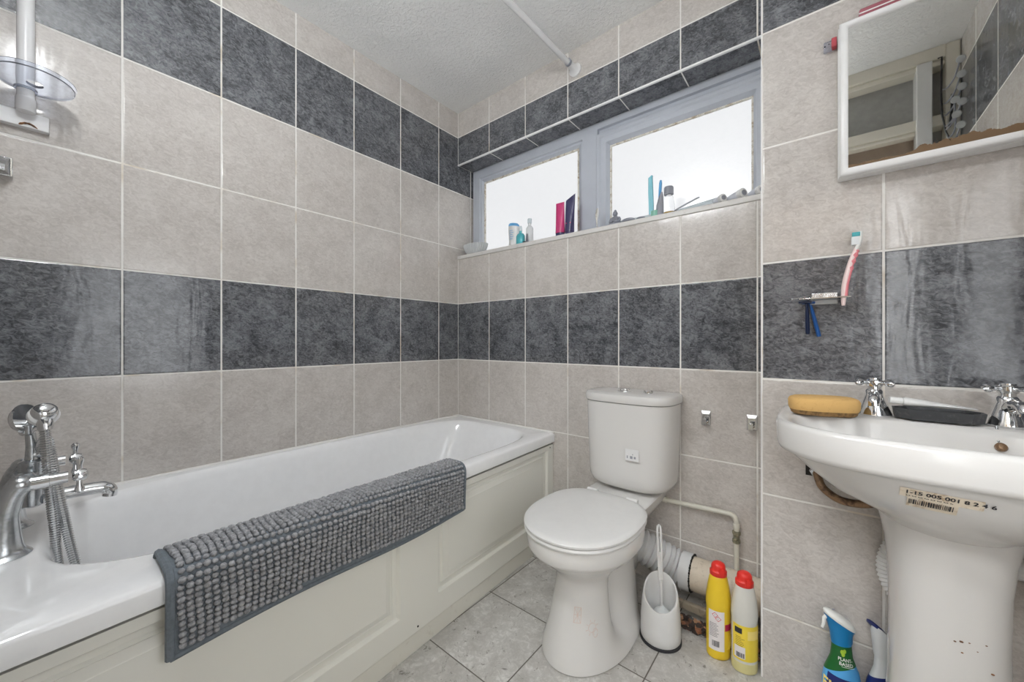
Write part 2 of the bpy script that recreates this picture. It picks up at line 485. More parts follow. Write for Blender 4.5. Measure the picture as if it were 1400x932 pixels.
bevelled(sash, MX0+.028, W1-.006, WZ0+.028, WZ1-.060, [(0, YF+.03), (0, YF-.006), (.004, YF-.010), (.016, YF-.010), (.024, YF-.004), (.048, YF-.004), (.052, YF+.006), (.062, YF+.018), (.064, YF+.03)])
sash.build('opening_sash', 'upvc', wo, smooth=25)
MB().box((MX0+.03, YF+.012, WZ1-.062), (W1-.03, YF+.03, WZ1-.028)).build('sash_head', 'upvc', wo, smooth=0)
PX = [(W0+.083, MX0-.083, WZ0+.083, WZ1-.083), (MX0+.028+.062, W1-.006-.062, WZ0+.028+.062, WZ1-.060-.062)]
for i, (a, b_, c, d_) in enumerate(PX):
    MB().box((a-.004, YF+.024, c-.004), (b_+.004, YF+.030, d_+.004)).build('pane', 'pane', wo, smooth=0)
    gk = MB(); ringframe(gk, a-.003, b_+.003, c-.003, d_+.003, .008, YF+.016, YF+.024)
    gk.build('gasket', 'mould', wo, smooth=0)
# sky behind the window wall closes the opening
struct(MB().box((0, .19, SZ0), (XS, .3, LZ)), 'wall_back_reveal', 'upvc')

# door wall behind the camera (seen in the mirror): frame to the ceiling, fanlight, door, side light
DX0, DX1, DXM0, DXM1, DT = 1.27, 2.188, 2.048, 2.100, 2.02
dr = MB()
yd = YB + .02
dr.box((DX0, YB-.09, 0), (DX0+.07, yd, ZC)); dr.box((DX1-.045, YB-.09, 0), (DX1, yd, ZC))
dr.box((DX0+.07, YB-.09, ZC-.06), (DX1-.045, yd, ZC)); dr.box((DX0+.07, YB-.09, DT-.04), (DX1-.045, yd-.012, DT+.012)); dr.box((DX0+.07, YB-.085, DT-.058), (DXM0, yd-.02, DT-.04))
dr.box((DX0+.07, YB-.09, ZC-.085), (DX1-.045, yd-.014, ZC-.06))
do = dr.build('door_1', 'doorcream', None, smooth=35, bevel=.004); do['kind'] = 'structure'
MB().box((DXM0, YB-.08, 0), (DXM1, yd+.006, ZC-.062)).build('mullion', 'doorwhite', do, bevel=.003)
MB().box((DX0+.07, YB-.07, DT+.012), (DX1-.045, YB-.06, ZC-.085)).build('fanlight_pane', 'greyglass', do, smooth=0)
MB().box((DX0+.07, YB-.075, 1.77), (DXM0, YB-.05, DT-.058)).build('over_panel', 'doorbrown', do, smooth=0)
MB().box((DXM1, YB-.07, 0.0), (DX1-.045, YB-.06, DT-.04)).build('side_pane', 'greyglass', do, smooth=0)

# hall behind the camera: doorway left open, glowing window and lamp added to brighten the room
HY0, HX0, HX1 = -3.10, .9, 2.5
struct(MB().box((HX0, HY0, -.1), (HX1, YB-.3, 0)), 'floor_hall', 'doorbrown')
struct(MB().box((HX0, HY0, 2.42), (HX1, YB-.1, 2.5)), 'ceiling_hall', 'ceiling')
struct(MB().box((HX0-.1, HY0, 0), (HX0, YB-.1, 2.42)), 'wall_hall_left', 'doorcream')
struct(MB().box((HX1, HY0, 0), (HX1+.1, YB-.1, 2.42)), 'wall_hall_right', 'doorcream')
struct(MB().box((HX0, HY0-.1, 0), (HX1, HY0, 2.42)), 'wall_hall_end', 'doorbrown')
def emis(name, col, st):
    m, nt, b = new_mat(name); b.inputs['Base Color'].default_value = c4(col)
    b.inputs['Emission Color'].default_value = c4(col); b.inputs['Emission Strength'].default_value = st; return m
M['hallpane'] = emis('added_hall_window_glow', (.96, .98, 1.0), HALL)
M['tubeglass'] = emis('added_tube_glow', (.96, .985, 1.0), TUBE)
w2m = MB(); bevelled(w2m, 2.00, 2.34, .55, 2.15, [(0, HY0+.002), (0, HY0+.03), (.05, HY0+.03), (.055, HY0+.012)])
wn2 = struct(w2m, 'window_hall_added', 'upvc', smooth=20)  # unseen hall window, added for light and a streak on the basin tiles
MB().box((2.05, HY0+.004, .60), (2.29, HY0+.012, 2.10)).build('pane', 'hallpane', wn2, smooth=0)
M['panelglass'] = emis('added_panel_glow', (.96, .985, 1.0), PANEL)
hl_ = thing('added_hall_lamp', 'square white ceiling lamp added out of view in the hall to brighten the bathroom', 'lamp', (1.70, -2.72, 2.42))  # unseen lamp added to lift the floor and lower fittings
MB().box((1.20, -3.02, 2.395), (2.20, -2.42, 2.4195)).build('lamp_base', 'whiteplastic', hl_, bevel=.003)
MB().box((1.22, -3.00, 2.38), (2.18, -2.44, 2.3945)).build('lamp_shade', 'panelglass', hl_, bevel=.004)
# glowing window added out of view in the right-hand wall to brighten the bathroom
M['sidepane'] = emis('added_side_window_glow', (.95, .975, 1.0), SIDE)
M['sidepane'].node_tree.nodes['Principled BSDF'].inputs['Base Color'].default_value = (.1, .1, .1, 1)
w3m = MB()
rs_ = [[(x, -1.50+i, .62+i), (x, -.78-i, .62+i), (x, -.78-i, 1.62-i), (x, -1.50+i, 1.62-i)] for i, x in ((0, XR-.001), (0, XR-.022), (.04, XR-.022), (.045, XR-.010))]
w3m.rings(rs_, False, False)
wn3 = struct(w3m, 'window_side_added', 'upvc', smooth=20)
MB().box((XR-.010, -1.46, .66), (XR-.004, -.82, 1.58)).build('pane', 'sidepane', wn3, smooth=0)
# unseen tube light added behind the camera, above the bath taps, for even brightness
lamp = thing('added_wall_light', 'white tube light added out of view above the bath taps to brighten the room', 'lamp', (.94, YB, 2.06))
MB().box((.62, YB+.0005, 2.00), (1.26, YB+.020, 2.12)).build('lamp_base', 'whiteplastic', lamp, bevel=.003)
tl = MB(); tl.tube([(.635, YB+.046, 2.06), (.65, YB+.046, 2.06), (1.23, YB+.046, 2.06), (1.245, YB+.046, 2.06)], [.036, .044, .044, .036], 32); tl.build('lamp_tube', 'tubeglass', lamp)

# ------------------------------------------------------------------ bath
RZ = .530
def fx(y): return .690 + .046*(-y)        # front of the rim
bath = thing('bathtub', 'white acrylic bathtub built in along the tiled left wall', 'bathtub', (.35, -.83, 0))
bt = MB()
BX, BY = .345, -.835
N = 144
ths = sorted([2*PI*j/N for j in range(N)] + [math.atan2(dy, dx) % (2*PI) for dx, dy in ((.345,.8345),(-.345,.8345),(-.345,-.8245),(.345,-.8245))])
def rect_ring(ins, z):
    out = []
    for t in ths:
        c, s_ = math.cos(t), math.sin(t)
        ax = .345-ins if c > 0 else .3435
        ay = .8345 if s_ > 0 else .8285
        k = min(ax/abs(c) if abs(c) > 1e-9 else 9e9, ay/abs(s_) if abs(s_) > 1e-9 else 9e9)
        x, y = BX + k*c, BY + k*s_
        out.append(Vector((x + .046*(-y)*(x/.69), y, z)))
    return out
def in_ring(a, b, z, n=3.6, sx=0.0, sy=0.0):
    out = []
    for t in ths:
        k = sup(t, a, b + (.022 if math.sin(t) > 0 else 0), n + (1.6 if (math.sin(t) > 0 and b > .6) else 0))
        x, y = BX + sx + k*math.cos(t), BY + sy + k*math.sin(t)
        out.append(Vector((x, y, z)))
    return out
rs = [rect_ring(.012, .484), rect_ring(0, .486), rect_ring(0, .520), rect_ring(.003, .527), rect_ring(.010, RZ),
      in_ring(.320, .752, RZ), in_ring(.312, .744, RZ-.0015), in_ring(.304, .736, RZ-.009), in_ring(.297, .727, RZ-.025), in_ring(.285, .70, RZ-.11, sy=-.012),
      in_ring(.262, .645, .26, sy=-.045), in_ring(.245, .61, .19, sy=-.065), in_ring(.215, .575, .150, 3.2, sy=-.075), in_ring(.16, .50, .135, 3, sy=-.08), in_ring(.03, .08, .132, 2, sy=-.08)]
bt.rings(rs, False, True)
bt.build('tub', 'acrylic', bath, smooth=50)
MB().lathe([(.032,0),(.032,.004),(.026,.007)], 24, axis_mat((.345, -1.538, .41), (0,1,.12))).build('overflow_cover', 'chrome', bath)
# bead of sealant along the tiles with spots of mould
sl = MB(); sl.tube([(.006, YB+.01, RZ+.001), (.006, -.0062, RZ+.001), (.685, -.0062, RZ+.001)], .005, 8)
M['sealant'] = stained('mouldy_sealant', (.82, .81, .79), (.16, .09, .04), 26, .64, .70, .5, .9)
sl.build('sealant', 'sealant', bath)

# bath panel: cream, two fielded panels and a plinth
def px_(y): return .682 + .042*(-y)
pan = thing('bath_surround', 'cream painted bath front panel with two raised mouldings below the white rim', 'bath surround', (.70, -.83, 0))
pb = MB()
fields = [(-1.600, -.896), (-.745, -.049)]
fz0, fz1 = .137, .452
ys = [YB+.004, -1.600, -.896, -.745, -.049, -.002]; zs = [.064, fz0, fz1, .474]
def P3(y, z, d=0.0): return Vector((px_(y)+d, y, z))
for i in range(5):
    for j in range(3):
        if j == 1 and i in (1, 3): continue
        y0, y1, z0, z1 = ys[i], ys[i+1], zs[j], zs[j+1]
        pb.add([P3(y0,z0),P3(y1,z0),P3(y1,z1),P3(y0,z1)], [(0,1,2,3)])
for y0, y1 in fields:
    prof = [(0,0),(.003,-.003),(.007,-.0105),(.013,-.0135),(.021,-.0135),(.0245,-.0085),(.0265,-.0070),(.029,-.0088),(.046,-.0030),(.048,-.0012)]
    rr = [[P3(y0+i,fz0+i,d),P3(y1-i,fz0+i,d),P3(y1-i,fz1-i,d),P3(y0+i,fz1-i,d)] for i, d in prof]
    pb.rings(rr, False, True)
for (ya, yb2, za, zb) in ((ys[0],ys[-1],.474,.474),):   # top edge
    pb.add([P3(ya,za),P3(yb2,za),P3(yb2,za,-.016),P3(ya,za,-.016)], [(0,1,2,3)])
pb.build('panel', 'cream', pan, smooth=30)
kb = MB()
q = [P3(ys[0],0,-.004),P3(ys[-1],0,-.004),P3(ys[-1],.060,-.004),P3(ys[0],.060,-.004),P3(ys[0],0,-.02),P3(ys[-1],0,-.02),P3(ys[-1],.060,-.02),P3(ys[0],.060,-.02)]
kb.add(q, [(0,1,2,3),(7,6,5,4),(3,2,6,7),(1,5,6,2),(0,3,7,4),(0,4,5,1)])
kb.build('plinth', 'creamdirty', pan, smooth=0, bevel=.002)
bb = MB(); bb.add([P3(ys[0],0,-.022),P3(ys[-1],0,-.022),P3(ys[-1],.4835,-.022),P3(ys[0],.4835,-.022),P3(ys[0],0,-.03),P3(ys[-1],0,-.03),P3(ys[-1],.4835,-.03),P3(ys[0],.4835,-.03)], [(0,1,2,3),(7,6,5,4),(3,2,6,7),(1,5,6,2),(0,3,7,4),(0,4,5,1)])
bb.build('batten', 'gap', pan, smooth=0)  # near-black backing sheet, standing in for shade in the panel gaps
for y, z in ((-.030,.462),(-.83,.078)):
    MB().lathe([(.003,0),(.003,.0012),(.0015,.002)], 10, axis_mat((px_(y), y, z), (1,0,0))).build('screw', 'gap', pan)

# bath mat draped over the rim
mat = thing('bath_mat', 'grey bobbly chenille bath mat draped over the front rim of the bath', 'bath mat', (.72, -1.03, .54))
MY0, MY1 = -1.425, -.645
def mpath(y):
    f = fx(y)
    # from inside the tub over the rim and down the outside
    ii = .652
    return [Vector((ii-.028, y, .405)), Vector((ii-.020, y, .47)), Vector((ii-.012, y, .515)), Vector((ii-.002, y, .537)), Vector((ii+.022, y, .540)), Vector((f-.012, y, .540)), Vector((f+.004, y, .533)), Vector((f+.009, y, .515)), Vector((f+.008, y, .47)), Vector((f+.006, y, .43)), Vector((f+.005, y, .385 + .006*math.sin(y*9)))]
def msurf(y, n=40):
    p = spline(mpath(y), 6)
    return p
bk = MB(); rows = []
NY = 40
for i in range(NY+1):
    y = MY0 + (MY1-MY0)*i/NY
    rows.append(msurf(y))
L = len(rows[0])
nrm = []
for i in range(NY+1):
    r = []
    for j in range(L):
        t = (rows[i][min(L-1,j+1)] - rows[i][max(0,j-1)]).normalized()
        r.append(Vector((-t.z, 0, t.x)) * 1.0)
    nrm.append([v if v.length else Vector((0,0,1)) for v in r])
top = [[rows[i][j] + nrm[i][j]*.006 for j in range(L)] for i in range(NY+1)]
vs = [p for r in rows for p in r] + [p for r in top for p in r]; fs = []
o2 = (NY+1)*L
for i in range(NY):
    for j in range(L-1):
        a, b_, c, d_ = i*L+j, (i+1)*L+j, (i+1)*L+j+1, i*L+j+1
        fs.append((a,b_,c,d_)); fs.append((o2+a, o2+d_, o2+c, o2+b_))
for i in range(NY):
    fs.append((i*L, o2+i*L, o2+(i+1)*L, (i+1)*L)); k = L-1
    fs.append((i*L+k, (i+1)*L+k, o2+(i+1)*L+k, o2+i*L+k))
for j in range(L-1):
    fs.append((j, j+1, o2+j+1, o2+j)); k = NY*L
    fs.append((k+j, o2+k+j, o2+k+j+1, k+j+1))
bk.add(vs, fs); bk.build('backing', 'matbind', mat)
bd = MB()
for y in (MY0, MY1):
    pts = [p + Vector((-t.z,0,t.x))*.004 for p, t in zip(msurf(y), [(msurf(y)[min(L-1,j+1)]-msurf(y)[max(0,j-1)]).normalized() for j in range(L)])]
    bd.tube(pts, .0075, 8)
edge = [msurf(MY0+(MY1-MY0)*i/NY)[-1] for i in range(NY+1)]
bd.tube([p + Vector((.003,0,0)) for p in edge], .0065, 8)
bd.build('binding', 'matbind', mat)
pl = MB()
rnd = random.Random(3)
ns = 57
def bobble(c, r, n_, t_):
    # low sphere with slight squash along the normal
    b_ = n_.cross(t_)
    rs_ = []
    for i in range(1, 5):
        a = PI*i/5
        rs_.append([c + (n_*(-math.cos(a))*r[2]) + t_*(math.sin(a)*math.cos(2*PI*j/7)*r[0]) + b_*(math.sin(a)*math.sin(2*PI*j/7)*r[1]) for j in range(7)])
    pl.rings(rs_)
for i in range(ns):
    y = MY0 + .016 + (MY1-MY0-.030)*i/(ns-1)
    pts = resample(msurf(y), .0112)
    ph = rnd.uniform(0, .6)
    for j in range(3, len(pts)-1):
        p = pts[j]; t = (pts[min(len(pts)-1,j+1)]-pts[max(0,j-1)]).normalized()
        n_ = Vector((-t.z, 0, t.x)); b_ = n_.cross(t)
        s_ = rnd.uniform(.88, 1.12)
        jit = t*rnd.uniform(-.0010,.0010) + b_*(rnd.uniform(-.0007,.0007) + .0022*math.sin(j*.42+i*.23))
        bobble(p + n_*(.0092+rnd.uniform(-.0012,.0012)) + jit, (.0060*s_, .0066*s_, .0064*s_), n_, t)
pl.build('pile', 'matpile', mat, smooth=180, kind='stuff')

# ------------------------------------------------------------------ bath mixer with shower hose
mx = thing('bath_mixer_tap', 'limescaled chrome bath shower mixer with cross handles on the tap end deck', 'tap', (.30, -1.61, RZ))
PZ = .672; TY = -1.622
bodyc = (.30, -1.592)
mbd = MB()
mbd.lathe([(.014, .597), (.019, .601), (.021, .615), (.021, .66), (.018, .675), (.020, .685), (.020, .70), (.012, .705)], 24, Matrix.Translation((bodyc[0], bodyc[1], 0)))
mbd.tube([(.392, TY+.016, PZ), (.30, bodyc[1], PZ-.004), (.208, TY+.016, PZ)], .0135, 16)
mbd.build('body', 'chromescale', mx)
for x in (.352, .248):
    nut = MB(); nut.lathe([(.019,-.012),(.020,-.010),(.020,.010),(.019,.012)], 6, axis_mat((x, TY+.022, PZ-.002), (1,0,0)))
    nut.build('union_nut', 'chromescale', mx)
for x in (.395, .205):
    leg = MB()
    pts = spline([(x, TY-.006, RZ+.001), (x, TY-.006, RZ+.02), (x, TY-.004, RZ+.075), (x, TY+.004, RZ+.12), (x, TY+.016, PZ), ], 6)
    rr = [.040 - .0205*min(1, (i/(len(pts)-1))*1.9)**.7 for i in range(len(pts))]
    rr = [r if i < len(pts)-1 else r*.8 for i, r in enumerate(rr)]
    leg.tube(pts, rr, 20)
    leg.ball((x, TY+.016, PZ), .021, 16, 10)
    leg.build('pillar', 'chromescale', mx)
    st = MB()
    st.tube([(x, TY+.02, PZ), (x, TY+.055, PZ), (x, TY+.056, PZ), (x, TY+.082, PZ)], [.0155, .0155, .0125, .0125], 16)
    sto = st.build('valve_stem', 'chrome', mx)
    hd = MB()
    hy = TY+.100
    hd.lathe([(.008,-.012),(.013,-.008),(.0135,.004),(.011,.010),(.004,.013)], 18, axis_mat((x, hy, PZ), (0,1,0)))
    for k in range(4):
        a = PI/4*0 + PI/2*k + .12
        d_ = Vector((math.cos(a), 0, math.sin(a)))
        p0 = Vector((x, hy-.001, PZ))
        hd.tube([p0+d_*.010, p0+d_*.022, p0+d_*.030, p0+d_*.036, p0+d_*.040], [.0050,.0052,.0080,.0082,.0035], 12)
    hd.build('cross_handle', 'chrome', sto)
sp = MB()
pts = spline([(.30, -1.575, .612), (.30, -1.54, .612), (.30, -1.50, .611), (.30, -1.476, .607), (.30, -1.468, .596), (.30, -1.469, .585)], 6)
sp.tube(pts, [.019 if i < 18 else .0175 for i in range(len(pts))], 18, flat=.8)
sp.build('spout', 'chrome', mx)
cr = MB()
cr.tube([(.30, bodyc[1], .70), (.30, bodyc[1], .735), (.30, bodyc[1]-.002, .765)], [.011, .009, .008], 14)
cr.tube([(.30+.020, bodyc[1]-.004, .787), (.30+.016, bodyc[1]-.004, .770), (.30, bodyc[1]-.003, .762), (.30-.016, bodyc[1]-.004, .770), (.30-.020, bodyc[1]-.004, .787)], .0055, 10)
cr.tube([(.30, bodyc[1], .715), (.30, bodyc[1]+.02, .715)], .010, 14)
cr.build('cradle', 'chromescale', mx)

hs = thing('shower_handset', 'chrome shower handset with white ring and coiled metal hose hanging into the bath', 'shower head', (.30, -1.575, .79))
hh = MB()
ax = Vector((.86, .25, .42)).normalized()
c0 = Vector((.330, -1.5755, .806))
hh.lathe([(.010,-.11),(.012,-.08),(.015,-.045),(.0195,-.018),(.0215,-.004)], 24, axis_mat(c0, ax))
hh.lathe([(.0215,.008),(.0218,.011),(.0190,.019),(.012,.0245),(.003,.026)], 24, axis_mat(c0+Vector((0,0,.004)), ax))
hh.lathe([(.034,-.010),(.035,-.006),(.028,.004),(.014,.012)], 24, axis_mat(c0+Vector((-.060,-.030,-.012)), (-.55,-.75,-.2)))
hh.build('handset_body', 'chrome', hs)
MB().lathe([(.0215,-.006),(.0245,-.002),(.0245,.009),(.0215,.012)], 24, axis_mat(c0, ax)).build('ring', 'whiteplastic', hs)
hn = MB(); hn.tube([c0+Vector((.012,.002,-.008)), c0+Vector((.018,.003,-.016)), c0+Vector((.020,.004,-.030))], [.013,.0135,.011], 14)
hn.build('hose_nut', 'chrome', hs)
def corrugated(mb, pts, r, amp, pitch, n=10):
    p = resample(pts, pitch/3)
    mb.tube(p, [r + amp*(1 if i % 3 else -1.2) for i in range(len(p))], n)
ho = MB()
path = spline([c0+Vector((.018,.0025,-.022)), (.352,-1.571,.74), (.354,-1.566,.65), (.354,-1.5585,.55), (.352,-1.5535,.47), (.350,-1.540,.38), (.345,-1.47,.235), (.365,-1.40,.178), (.41,-1.38,.176), (.435,-1.42,.21), (.42,-1.48,.30), (.385,-1.515,.40), (.362,-1.531,.48), (.356,-1.5445,.57), (.350,-1.558,.67), (.344,-1.566,.735), (.326,-1.572,.752), (.308,-1.578,.735), (.302,-1.580,.715)], 14)
corrugated(ho, path, .0082, .0011, .0054, 12)
ho.build('hose', 'hose', hs, smooth=25)

# ------------------------------------------------------------------ left edge: pole, dish, bracket, chrome hook
pole = thing('shower_pole', 'white enamelled corner pole ending in a rust spotted bracket at the left edge', 'pole', (.040, -1.606, 1.56))
PX_ = .040
pm = MB(); pm.tube([(PX_,-1.606,1.598), (PX_,-1.606,2.0), (PX_,-1.606,ZC-.003)], .0158, 24)
pm.build('tube', 'whitepole', pole)
MB().lathe([(.0166,1.594),(.0182,1.598),(.0182,1.628),(.0166,1.632)], 24, Matrix.Translation((PX_,-1.606,0))).build('collar', 'whitepole', pole)
MB().box((.001, YB+.003, 1.560), (.022, -1.5655, 1.602)).build('bracket', 'whitepole', pole, bevel=.0015)
rb = MB()
pts_ = [(.0235, -1.618+k*.0035, 1.5625+.008*math.sin(PI*k/9)) for k in range(10)]
rb.tube(pts_, [.0012,.0028,.0022,.0030,.0020,.0032,.0024,.0028,.0020,.0010], 8)
rb.build('rust_patch', 'rust', pole)
dish = MB()
dish.lathe([(.018,1.660),(.060,1.657),(.082,1.662),(.0865,1.669),(.089,1.669),(.085,1.657),(.060,1.651),(.018,1.653)], 48, Matrix.Translation((.093,-1.590,0)), sx=1.0, sy=.83, cap=False)
dish.lathe([(.0165,1.652),(.0205,1.652),(.0205,1.661),(.0165,1.661),(.0165,1.652)], 24, Matrix.Translation((PX_,-1.606,0)), cap=False)
tag(dish.build('soap_dish', 'clear', None), 'clear plastic round dish threaded on the white pole at the left edge', 'dish')
hk = thing('wall_bracket', 'square chrome wall bracket below the clear dish at the left edge', 'bracket', (.02, -1.63, 1.44))
MB().box((.003, YB+.003, 1.418), (.016, -1.628, 1.468)).build('backplate', 'chrome', hk, bevel=.0015)
b2 = MB()
b2.rings([[(.016,-1.662,1.421),(.016,-1.632,1.421),(.016,-1.632,1.466),(.016,-1.662,1.466)],[(.045,-1.657,1.424),(.045,-1.640,1.424),(.045,-1.640,1.440),(.045,-1.657,1.440)]])
b2.build('wedge', 'chromescale', hk)

# shower curtain rail
rail = thing('curtain_rail', 'white shower curtain rail running from the window wall below the ceiling', 'rail', (.805, -.4, 2.245))
rr_ = MB(); rr_.tube([(.808,-.012,2.243),(.800,-.40,2.243),(.770,-1.0,2.243),(.745,YB+.004,2.243)], .0125, 20)
rr_.build('rod', 'whitepole', rail)
MB().lathe([(.030,-.001),(.030,.008),(.025,.012),(.021,.022),(.0165,.030),(.0155,.062)], 28, axis_mat((.808,-.002,2.243),(0,-1,0))).build('end_socket', 'whitepole', rail)
MB().lathe([(.0163,.062),(.0163,.072)], 24, axis_mat((.808,-.002,2.243),(0,-1,0))).build('grip_ring', 'greyplastic', rail)

# ------------------------------------------------------------------ toilet
wc = thing('toilet', 'white close coupled toilet with closed seat standing between bath and basin', 'toilet', (1.10, -.40, 0))
TX = 1.098
def dent_ring(z, cy, af, bf, nb_, dent, N=72):
    out = []
    for j in range(N):
        t = 2*PI*j/N
        s_ = math.sin(t)
        r = sup(t, af, bf[1] if s_ > 0 else bf[0], nb_ if s_ > 0 else 2.0)
        for side in (0, PI):
            dlt = (t - (side + (.10 if side == 0 else -.10)) + PI) % (2*PI) - PI
            r -= dent*math.exp(-(dlt/.50)**2)
        out.append(Vector((TX + r*math.cos(t), cy + r*s_, z)))
    return out
pn = MB()
prof = [ # z, cy, a, (front,back), nb, dent
 (0.0, -.41, .133, (.202,.205), 3.0, .0), (.004, -.41, .137, (.206,.209), 3.0, .0), (.022, -.41, .134, (.203,.207), 3.0, .008), (.045, -.41, .126, (.196,.206), 3.2, .036),
 (.09, -.41, .116, (.180,.206), 3.6, .052), (.15, -.41, .107, (.160,.206), 3.8, .055), (.20, -.41, .101, (.147,.206), 3.8, .053), (.235, -.41, .100, (.144,.206), 3.6, .042),
 (.255, -.41, .108, (.155,.204), 3.0, .024), (.275, -.415, .122, (.170,.208), 2.8, .010), (.298, -.43, .141, (.185,.215), 2.6, .0), (.320, -.445, .157, (.194,.214), 2.5, .0),
 (.328, -.45, .163, (.198,.212), 2.4, .0), (.332, -.45, .1705, (.207,.214), 2.4, .0), (.340, -.45, .1735, (.210,.214), 2.4, .0), (.378, -.45, .1755, (.2125,.214), 2.4, .0), (.384, -.45, .172, (.209,.212), 2.4, .0)]
pn.rings([dent_ring(*p) for p in prof])
# rear platform that carries the cistern
pr = []
for z, hw, yb_, yf in ((.30,.085,-.012,-.28),(.33,.105,-.010,-.29),(.36,.122,-.008,-.30),(.386,.126,-.008,-.30),(.392,.120,-.012,-.29)):
    pr.append([Vector((TX+x, y, z)) for x, y in ((-hw,yf),(hw,yf),(hw,yb_+.02),(hw-.02,yb_),(-hw+.02,yb_),(-hw,yb_+.02))])
pn.rings(pr)
# trap housing under the platform
pr = [sring(TX, -.19, z, a, b, 3, 32) for z, a, b in ((.12,.062,.10),(.16,.072,.12),(.22,.078,.13),(.31,.085,.15))]
pn.rings(pr)
pn.build('pan', 'china', wc, smooth=50)
fh = MB(); fh.lathe([(.0095,0),(.0085,.002),(.002,.0025)], 12, axis_mat((TX+.076, -.345, .062), (1,-.25,.55)))
fh.build('floor_bolt', 'verdigris', wc)
def lidring(ins, z):
    return sring(TX, -.455, z, .178-ins, .214-ins, 2.15, 72, nb=3.0, bb=.205-ins)
sr = MB(); sr.rings([lidring(.012,.3845), lidring(.003,.3865), lidring(.001,.392), lidring(.004,.398), lidring(.012,.399)])
sr.build('seat', 'lidplastic', wc, smooth=40)
ld = MB(); ld.rings([lidring(.010,.4005), lidring(.001,.4015), lidring(.0,.408), lidring(.004,.4125), lidring(.016,.4155), lidring(.06,.4185), lidring(.12,.4195), lidring(.165,.420)])
ld.build('seat_lid', 'lidplastic', wc, smooth=40)
for s_ in (-1, 1):
    hg = MB(); hg.tube([(TX+s_*.098,-.243,.404),(TX+s_*.058,-.243,.404)], .009, 14)
    hg.box((TX+s_*.078-.014,-.248,.39),(TX+s_*.078+.014,-.232,.404))
    hg.build('hinge', 'lidplastic', wc)
CX = 1.107
def cring(hw, z, yf=-.188, yb_=-.008, n=4.5, N=72):
    cy = yb_
    out = []
    for j in range(N):
        t = 2*PI*j/N
        if math.sin(t) >= 0:
            # flat back with tight corners
            r = sup(t, hw, .035, 10); y = cy-.035 + r*math.sin(t)
        else:
            r = sup(t, hw, abs(yf-cy)-.035, n*.78); y = cy-.035 + r*math.sin(t)
        out.append(Vector((CX + r*math.cos(t), y, z)))
    return out
ct = MB()
ct.rings([cring(.115,.4045,-.150), cring(.138,.408,-.165), cring(.155,.418,-.177), cring(.163,.436,-.184), cring(.166,.46,-.187), cring(.172,.60,-.190), cring(.1765,.737,-.193), cring(.172,.738,-.189)])
ct.build('cistern', 'china', wc, smooth=40)
cl = MB()
cl.rings([cring(.174,.7395,-.191), cring(.180,.741,-.197), cring(.1825,.747,-.199), cring(.1825,.762,-.199), cring(.179,.770,-.196), cring(.170,.7735,-.188), cring(.12,.7755,-.15), cring(.05,.776,-.09)])
cl.build('cistern_lid', 'china', wc, smooth=40)
fb = MB(); fb.lathe([(.027,.774),(.027,.7785),(.024,.7795),(.0235,.778),(.010,.778)], 24, Matrix.Translation((1.085,-.095,0)))
fb.build('button_rim', 'chrome', wc)
# faint label on the cistern face
def cfront(x, z):
    hw = .1715; yf = .1545+.0015
    return Vector((x, -.043 - yf*(max(0, 1-(abs(x-CX)/hw)**3.5))**(1/3.5) - .0012, z))
lb = MB(); 
for x, z, w, h_ in ((1.140,.545,.004,.010),(1.155,.545,.010,.010),(1.168,.545,.007,.008),(1.160,.556,.003,.004)):
    patch(lb, x-w/2, x+w/2, z-h_/2, z+h_/2, cfront, 4, 2)
lbs = lb
lp = MB(); patch(lp, 1.132, 1.182, .532, .575, lambda x, z: cfront(x, z)+Vector((0,.0006,0)), 8, 4)
M['stickerghost'] = simple('pale_sticker', (.74,.74,.745), .4); lbs.build('faded_print', 'greyplastic', lp.build('faded_sticker', 'stickerghost', wc), smooth=0)
# ghost prints left by peeled stickers on the front of the pan
def pfront(u, z):
    # point on the pan front, u = angle offset from straight ahead
    import bisect
    zz = [p[0] for p in prof]; i = max(0, min(len(zz)-2, bisect.bisect(zz, z)-1)); f = (z-zz[i])/(zz[i+1]-zz[i])
    a = prof[i][2]*(1-f)+prof[i+1][2]*f; b_ = prof[i][3][0]*(1-f)+prof[i+1][3][0]*f; dn = prof[i][5]*(1-f)+prof[i+1][5]*f
    t = -PI/2 + u
    r = sup(t, a, b_, 2.0)
    for side in (0, PI):
        dlt = (t - (side + (.10 if side == 0 else -.10)) + PI) % (2*PI) - PI
        r -= dn*math.exp(-(dlt/.50)**2)
    r += .0005
    return Vector((TX + r*math.cos(t), -.41 + r*math.sin(t), z))
gp = MB()
def gl(pts): gp.tube([pfront(u, z) for u, z in pts], .0006, 5)
u0, z0 = .17, .133
for k in range(3):
    gl([(u0+k*.065, z0), (u0+k*.065, z0+.02), (u0+k*.065, z0+.04)]); gl([(u0, z0+k*.02), (u0+.065, z0+k*.02), (u0+.13, z0+k*.02)])
gl([(u0, z0), (u0+.065, z0+.02), (u0+.13, z0+.04)]); gl([(u0, z0+.04), (u0+.065, z0+.02), (u0+.13, z0)])
u1, z1 = .52, .120
gl([(u1+.075*math.cos(a*.5), z1+.012*math.sin(a*.5)) for a in range(13)])
gl([(u1+.06+.05*math.cos(a*.6), z1-.014+.012*math.sin(a*.6)) for a in range(11)])
for k in range(8):
    a = k*PI/4+.3; gl([(u1+.09*math.cos(a), z1+.015*math.sin(a)), (u1+.13*math.cos(a), z1+.021*math.sin(a))])
gp.build('sticker_residue', 'residue', wc)

fbx = thing('chrome_button', 'small round chrome button lying loose on the cistern lid', 'plug', (1.188, -.115, .7745))  # loose chrome button resting on the lid
MB().lathe([(.017,.7758),(.018,.777),(.018,.786),(.0165,.788),(.004,.789)], 24, Matrix.Translation((1.188,-.115,0))).build('cap', 'chrome', fbx)

